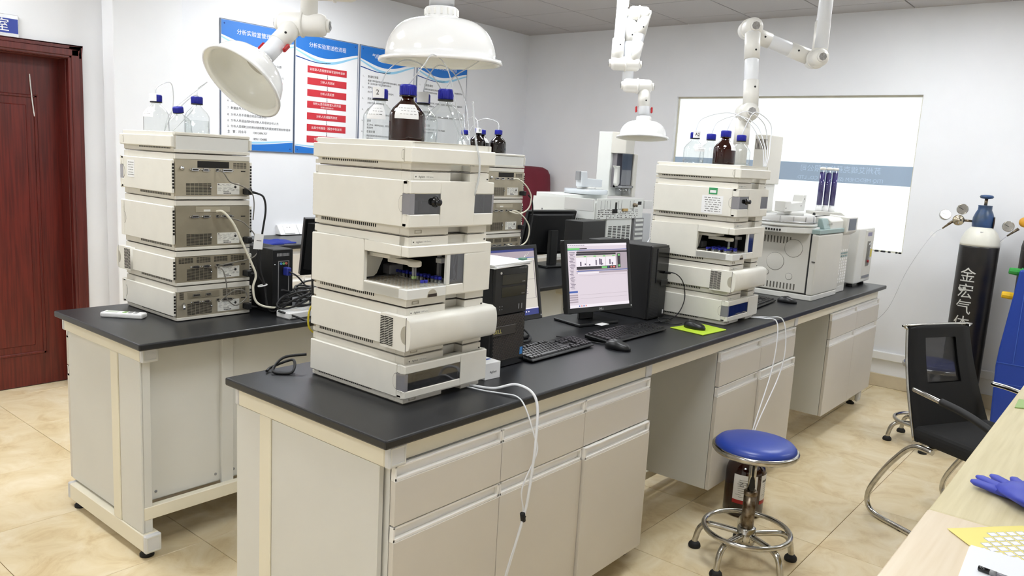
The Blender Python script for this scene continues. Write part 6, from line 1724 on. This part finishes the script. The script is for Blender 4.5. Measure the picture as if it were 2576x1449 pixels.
cable('network_cable', 'thick ivory network cable hanging from the middle module in a long loop', [(U3(.52), ry-.008, z3+.155), (U3(.57), ry-.03, z3+.155), (U3(.68), ry-.045, z3+.11), (U3(.80), ry-.05, z3+.03), (U3(.93), ry-.055, z2+.08), (U3(.98), ry-.06, z2+.03), (U3(.94), ry-.06, z1+.12), (U3(.97), ry-.07, z1+.06), (U3(1.12), ry-.09, z1+.035), (U3(1.4), ry-.11, z1+.03), (U3(1.65), ry-.12, z1+.04), (U3(1.74), ry-.10, z1+.07), (U3(1.72), ry-.07, z1+.105), (U3(1.55), ry-.05, z1+.10)], .0048, CBW)
t = thing('cable_tag', 'white paper tag tied on the cables of the door-side stack', 'tag', (U3(1.01), ry-.065, z3+.035), .1)
MB().box(-.024, .022, -.0012, 0, -.034, .030, M=RY(.12)).build('paper', PAPER, t)
MB().box(-.012, .012, -.0018, -.0012, .0, .003, M=RY(.12)).build('print', INKG, t)
tag(MB().tube([(U3(1.06)+.020*math.cos(a), ry-.07+.012*math.sin(a), z1+.128+.003*math.cos(a)) for a in [2*PI*i/12 for i in range(12)]], .003, 6, sub=0, closed=True).build('cable_tie', WHITEP), 'white cable tie round the black cords beside the door-side stack', 'cable tie')
rnd = random.Random(21)
for k in range(8):
    cx_, cy_ = .705+.026*k, 1.385-.004*(k % 4); R_ = .058+.012*(k % 3)
    pts = []
    for i in range(11):
        a = i*.72+k; pts.append((cx_+R_*1.5*math.cos(a)+.01*rnd.random(), cy_+R_*.7*math.sin(a), H+.040+.010*(k % 5)+.028*(1+math.sin(a*1.3+k))))
    cable('power_cable', ['coiled black cord on the white power strip, innermost coil', 'coiled black cord on the white power strip, second coil', 'coiled black cord on the white power strip, middle coil', 'coiled black cord on the white power strip, fourth coil', 'coiled black cord on the white power strip, outermost coil', 'loose black cord loop over the right part of the power strip', 'black cord loop at the right end of the power strip', 'last black cord loop beyond the power strip'][k], pts, .0042, CBL, 'coiled cords on the power strip')
cable('power_cable', 'black cord sagging below the rear bench edge', [(.62, 1.38, H+.03), (.66, 1.30, H+.012), (.70, 1.262, H-.01), (.78, 1.258, H-.025), (.86, 1.262, H-.005), (.90, 1.30, H+.012), (.93, 1.40, H+.04)], .0045, CBL)
cable('power_cable', 'black cord running right from the power strip', [(.70, 1.36, H+.05), (.85, 1.33, H+.045), (1.0, 1.35, H+.035), (1.12, 1.42, H+.02), (1.2, 1.5, H+.008)], .0045, CBL)
cable('video_cable', 'black video cable with a ferrite bead from the slim computer', [(.713, 1.44, H+.18), (.73, 1.41, H+.165), (.80, 1.44, H+.11), (.87, 1.50, H+.075), (.95, 1.58, H+.06), (1.1, 1.74, H+.06)], .0036, CBL)
tag(MB().cyl((.862, 1.49, H+.079), (.90, 1.53, H+.066), .008, .008, 10).build('ferrite_bead', BLACKM), 'black ferrite bead on the video cable', 'ferrite bead')
cable('power_cable', 'black cord hanging behind the corner stack on its left', [(.255, .615, H+.49), (.232, .617, H+.45), (.226, .617, H+.32), (.234, .617, H+.20), (.26, .62, H+.12), (.27, .66, H+.006)], .0034, CBL)
cable('network_cable', 'yellow network cable bulging behind the corner stack', [(.26, .622, H+.235), (.228, .622, H+.215), (.217, .622, H+.18), (.222, .622, H+.145), (.25, .622, H+.12)], .0030, CBY)
cable('power_cable', 'black cords gathered on the worktop behind the corner stack', [(.24, .66, H+.05), (.18, .70, H+.04), (.13, .68, H+.008), (.17, .64, H+.006), (.21, .69, H+.03), (.15, .715, H+.012), (.12, .70, H+.006)], .0045, CBL)
# computers
cable('video_cable', 'grey-black video cable under the half-hidden monitor', [(1.10, .58, H+.10), (1.16, .55, H+.06), (1.19, .50, H+.02), (1.15, .46, H+.006), (1.05, .47, H+.006), (.95, .50, H+.006)], .0042, mat('cable_dark_grey', srgb(56, 58, 60), .5))
cable('keyboard_cable', 'thin black keyboard cable beside the brick-patterned computer', [(1.09, .375, H+.018), (1.10, .40, H+.012), (1.06, .44, H+.005), (.95, .47, H+.005)], .0022, CBL)
cable('mouse_cable', 'thin black cable of the mouse before the two keyboards', [(1.34, .222, H+.012), (1.345, .26, H+.004), (1.33, .36, H+.004), (1.30, .44, H+.004)], .0020, CBL)
cable('video_cable', 'black cable drooping under the lit monitor', [(1.52, .56, H+.12), (1.50, .55, H+.07), (1.55, .54, H+.055), (1.62, .545, H+.09)], .003, CBL)
cable('usb_cable', 'black USB cable drooping from the computer behind the lit monitor', [(2.066, .378, H+.22), (2.075, .33, H+.22), (2.10, .30, H+.18), (2.11, .29, H+.10), (2.07, .30, H+.03), (1.99, .32, H+.006), (1.93, .34, H+.005)], .0024, CBL)
tag(MB().box(2.058, 2.074, .352, .379, H+.215, H+.226).build('usb_plug', BLACKM, bevel=.002), 'black USB plug in the computer behind the lit monitor', 'plug')
cable('mouse_cable', 'thin black cable from the mouse on the green pad', [(1.952, .212, H+.016), (1.95, .25, H+.006), (1.955, .30, H+.004), (1.95, .345, H+.004)], .0020, CBL)
cable('mouse_cable', 'small black tangle of cable below the computer behind the lit monitor', [(1.93, .34, H+.005), (1.97, .30, H+.012), (2.03, .33, H+.008), (1.98, .35, H+.018), (1.94, .31, H+.008), (2.02, .30, H+.010), (2.05, .345, H+.006)], .0024, CBL)
# rear stack behind the nearest one
for k, (za, zb, lab) in enumerate(((z4+.118, z3+.13, 'upper'), (z3+.130, z2+.075, 'lower'))):
    U4 = lambda u: 2.25-.159+u*.318
    cable('network_cable', 'ivory network cable bowing out at the %s joint of the hidden stack' % lab, [(U4(.68), 1.543, za), (U4(.74), 1.52, za), (U4(.93), 1.505, za-.04), (U4(1.06), 1.50, za-.10), (U4(1.02), 1.505, zb+.02), (U4(.80), 1.515, zb-.012), (U4(.6), 1.54, zb)], .0042, CBW)
for nm, z in (('upper module', z4), ('tall module', z3)):
    t = thing('power_plug', 'black power plug in the %s of the hidden stack' % nm, 'plug', (2.25-.159+.945*.318, 1.548, z+.036))
    MB().box(-.014, .010, -.034, -.001, -.013, .013).build('plug_body', BLACKM, t, bevel=.003)
cable('power_cable', 'black power cord hanging at the right of the hidden stack', [(2.41, 1.51, z4+.03), (2.44, 1.50, z4-.01), (2.452, 1.50, z3+.10), (2.44, 1.50, z3+.02), (2.43, 1.50, z2+.06), (2.44, 1.50, z1+.05), (2.47, 1.48, z1+.006)], .0042, CBL)
# rear chromatograph
cable('power_cable', 'thick black hose behind the window-side stack', [(4.02, 1.56, H+.36), (3.96, 1.52, H+.355), (3.905, 1.50, H+.31), (3.89, 1.49, H+.18), (3.885, 1.49, H+.01)], .009, CBL)
cable('gas_hose', 'white hose arching at the back of the rear chromatograph', [(4.02, 1.56, H+.215), (3.93, 1.52, H+.20), (3.84, 1.51, H+.13), (3.79, 1.50, H+.02)], .0075, WTUBE)
STUFF_NAMES = {'wave_print', 'body_text', 'title', 'step_boxes', 'step_text', 'arrow_print', 'screws', 'lettering', 'vent_slots', 'rear_edge_slots', 'vent_field', 'label_print', 'vial_holes', 'print', 'card_connectors', 'flow_fittings', 'flow_cell', 'gripper_fingers', 'gripper_pads', 'sample_loop', 'mesh_perforation', 'screen_print', 'grille', 'neck_ribs', 'quadrant_gaps', 'pin_holes', 'port_marks', 'socket_faces'}
# ---------------------------------------------------------------- fine print and rows of tiny slots count as stuff
for o in bpy.data.objects:
    n = o.name.split('.')[0]
    if o.type == 'MESH' and n in STUFF_NAMES: o['kind'] = 'stuff'
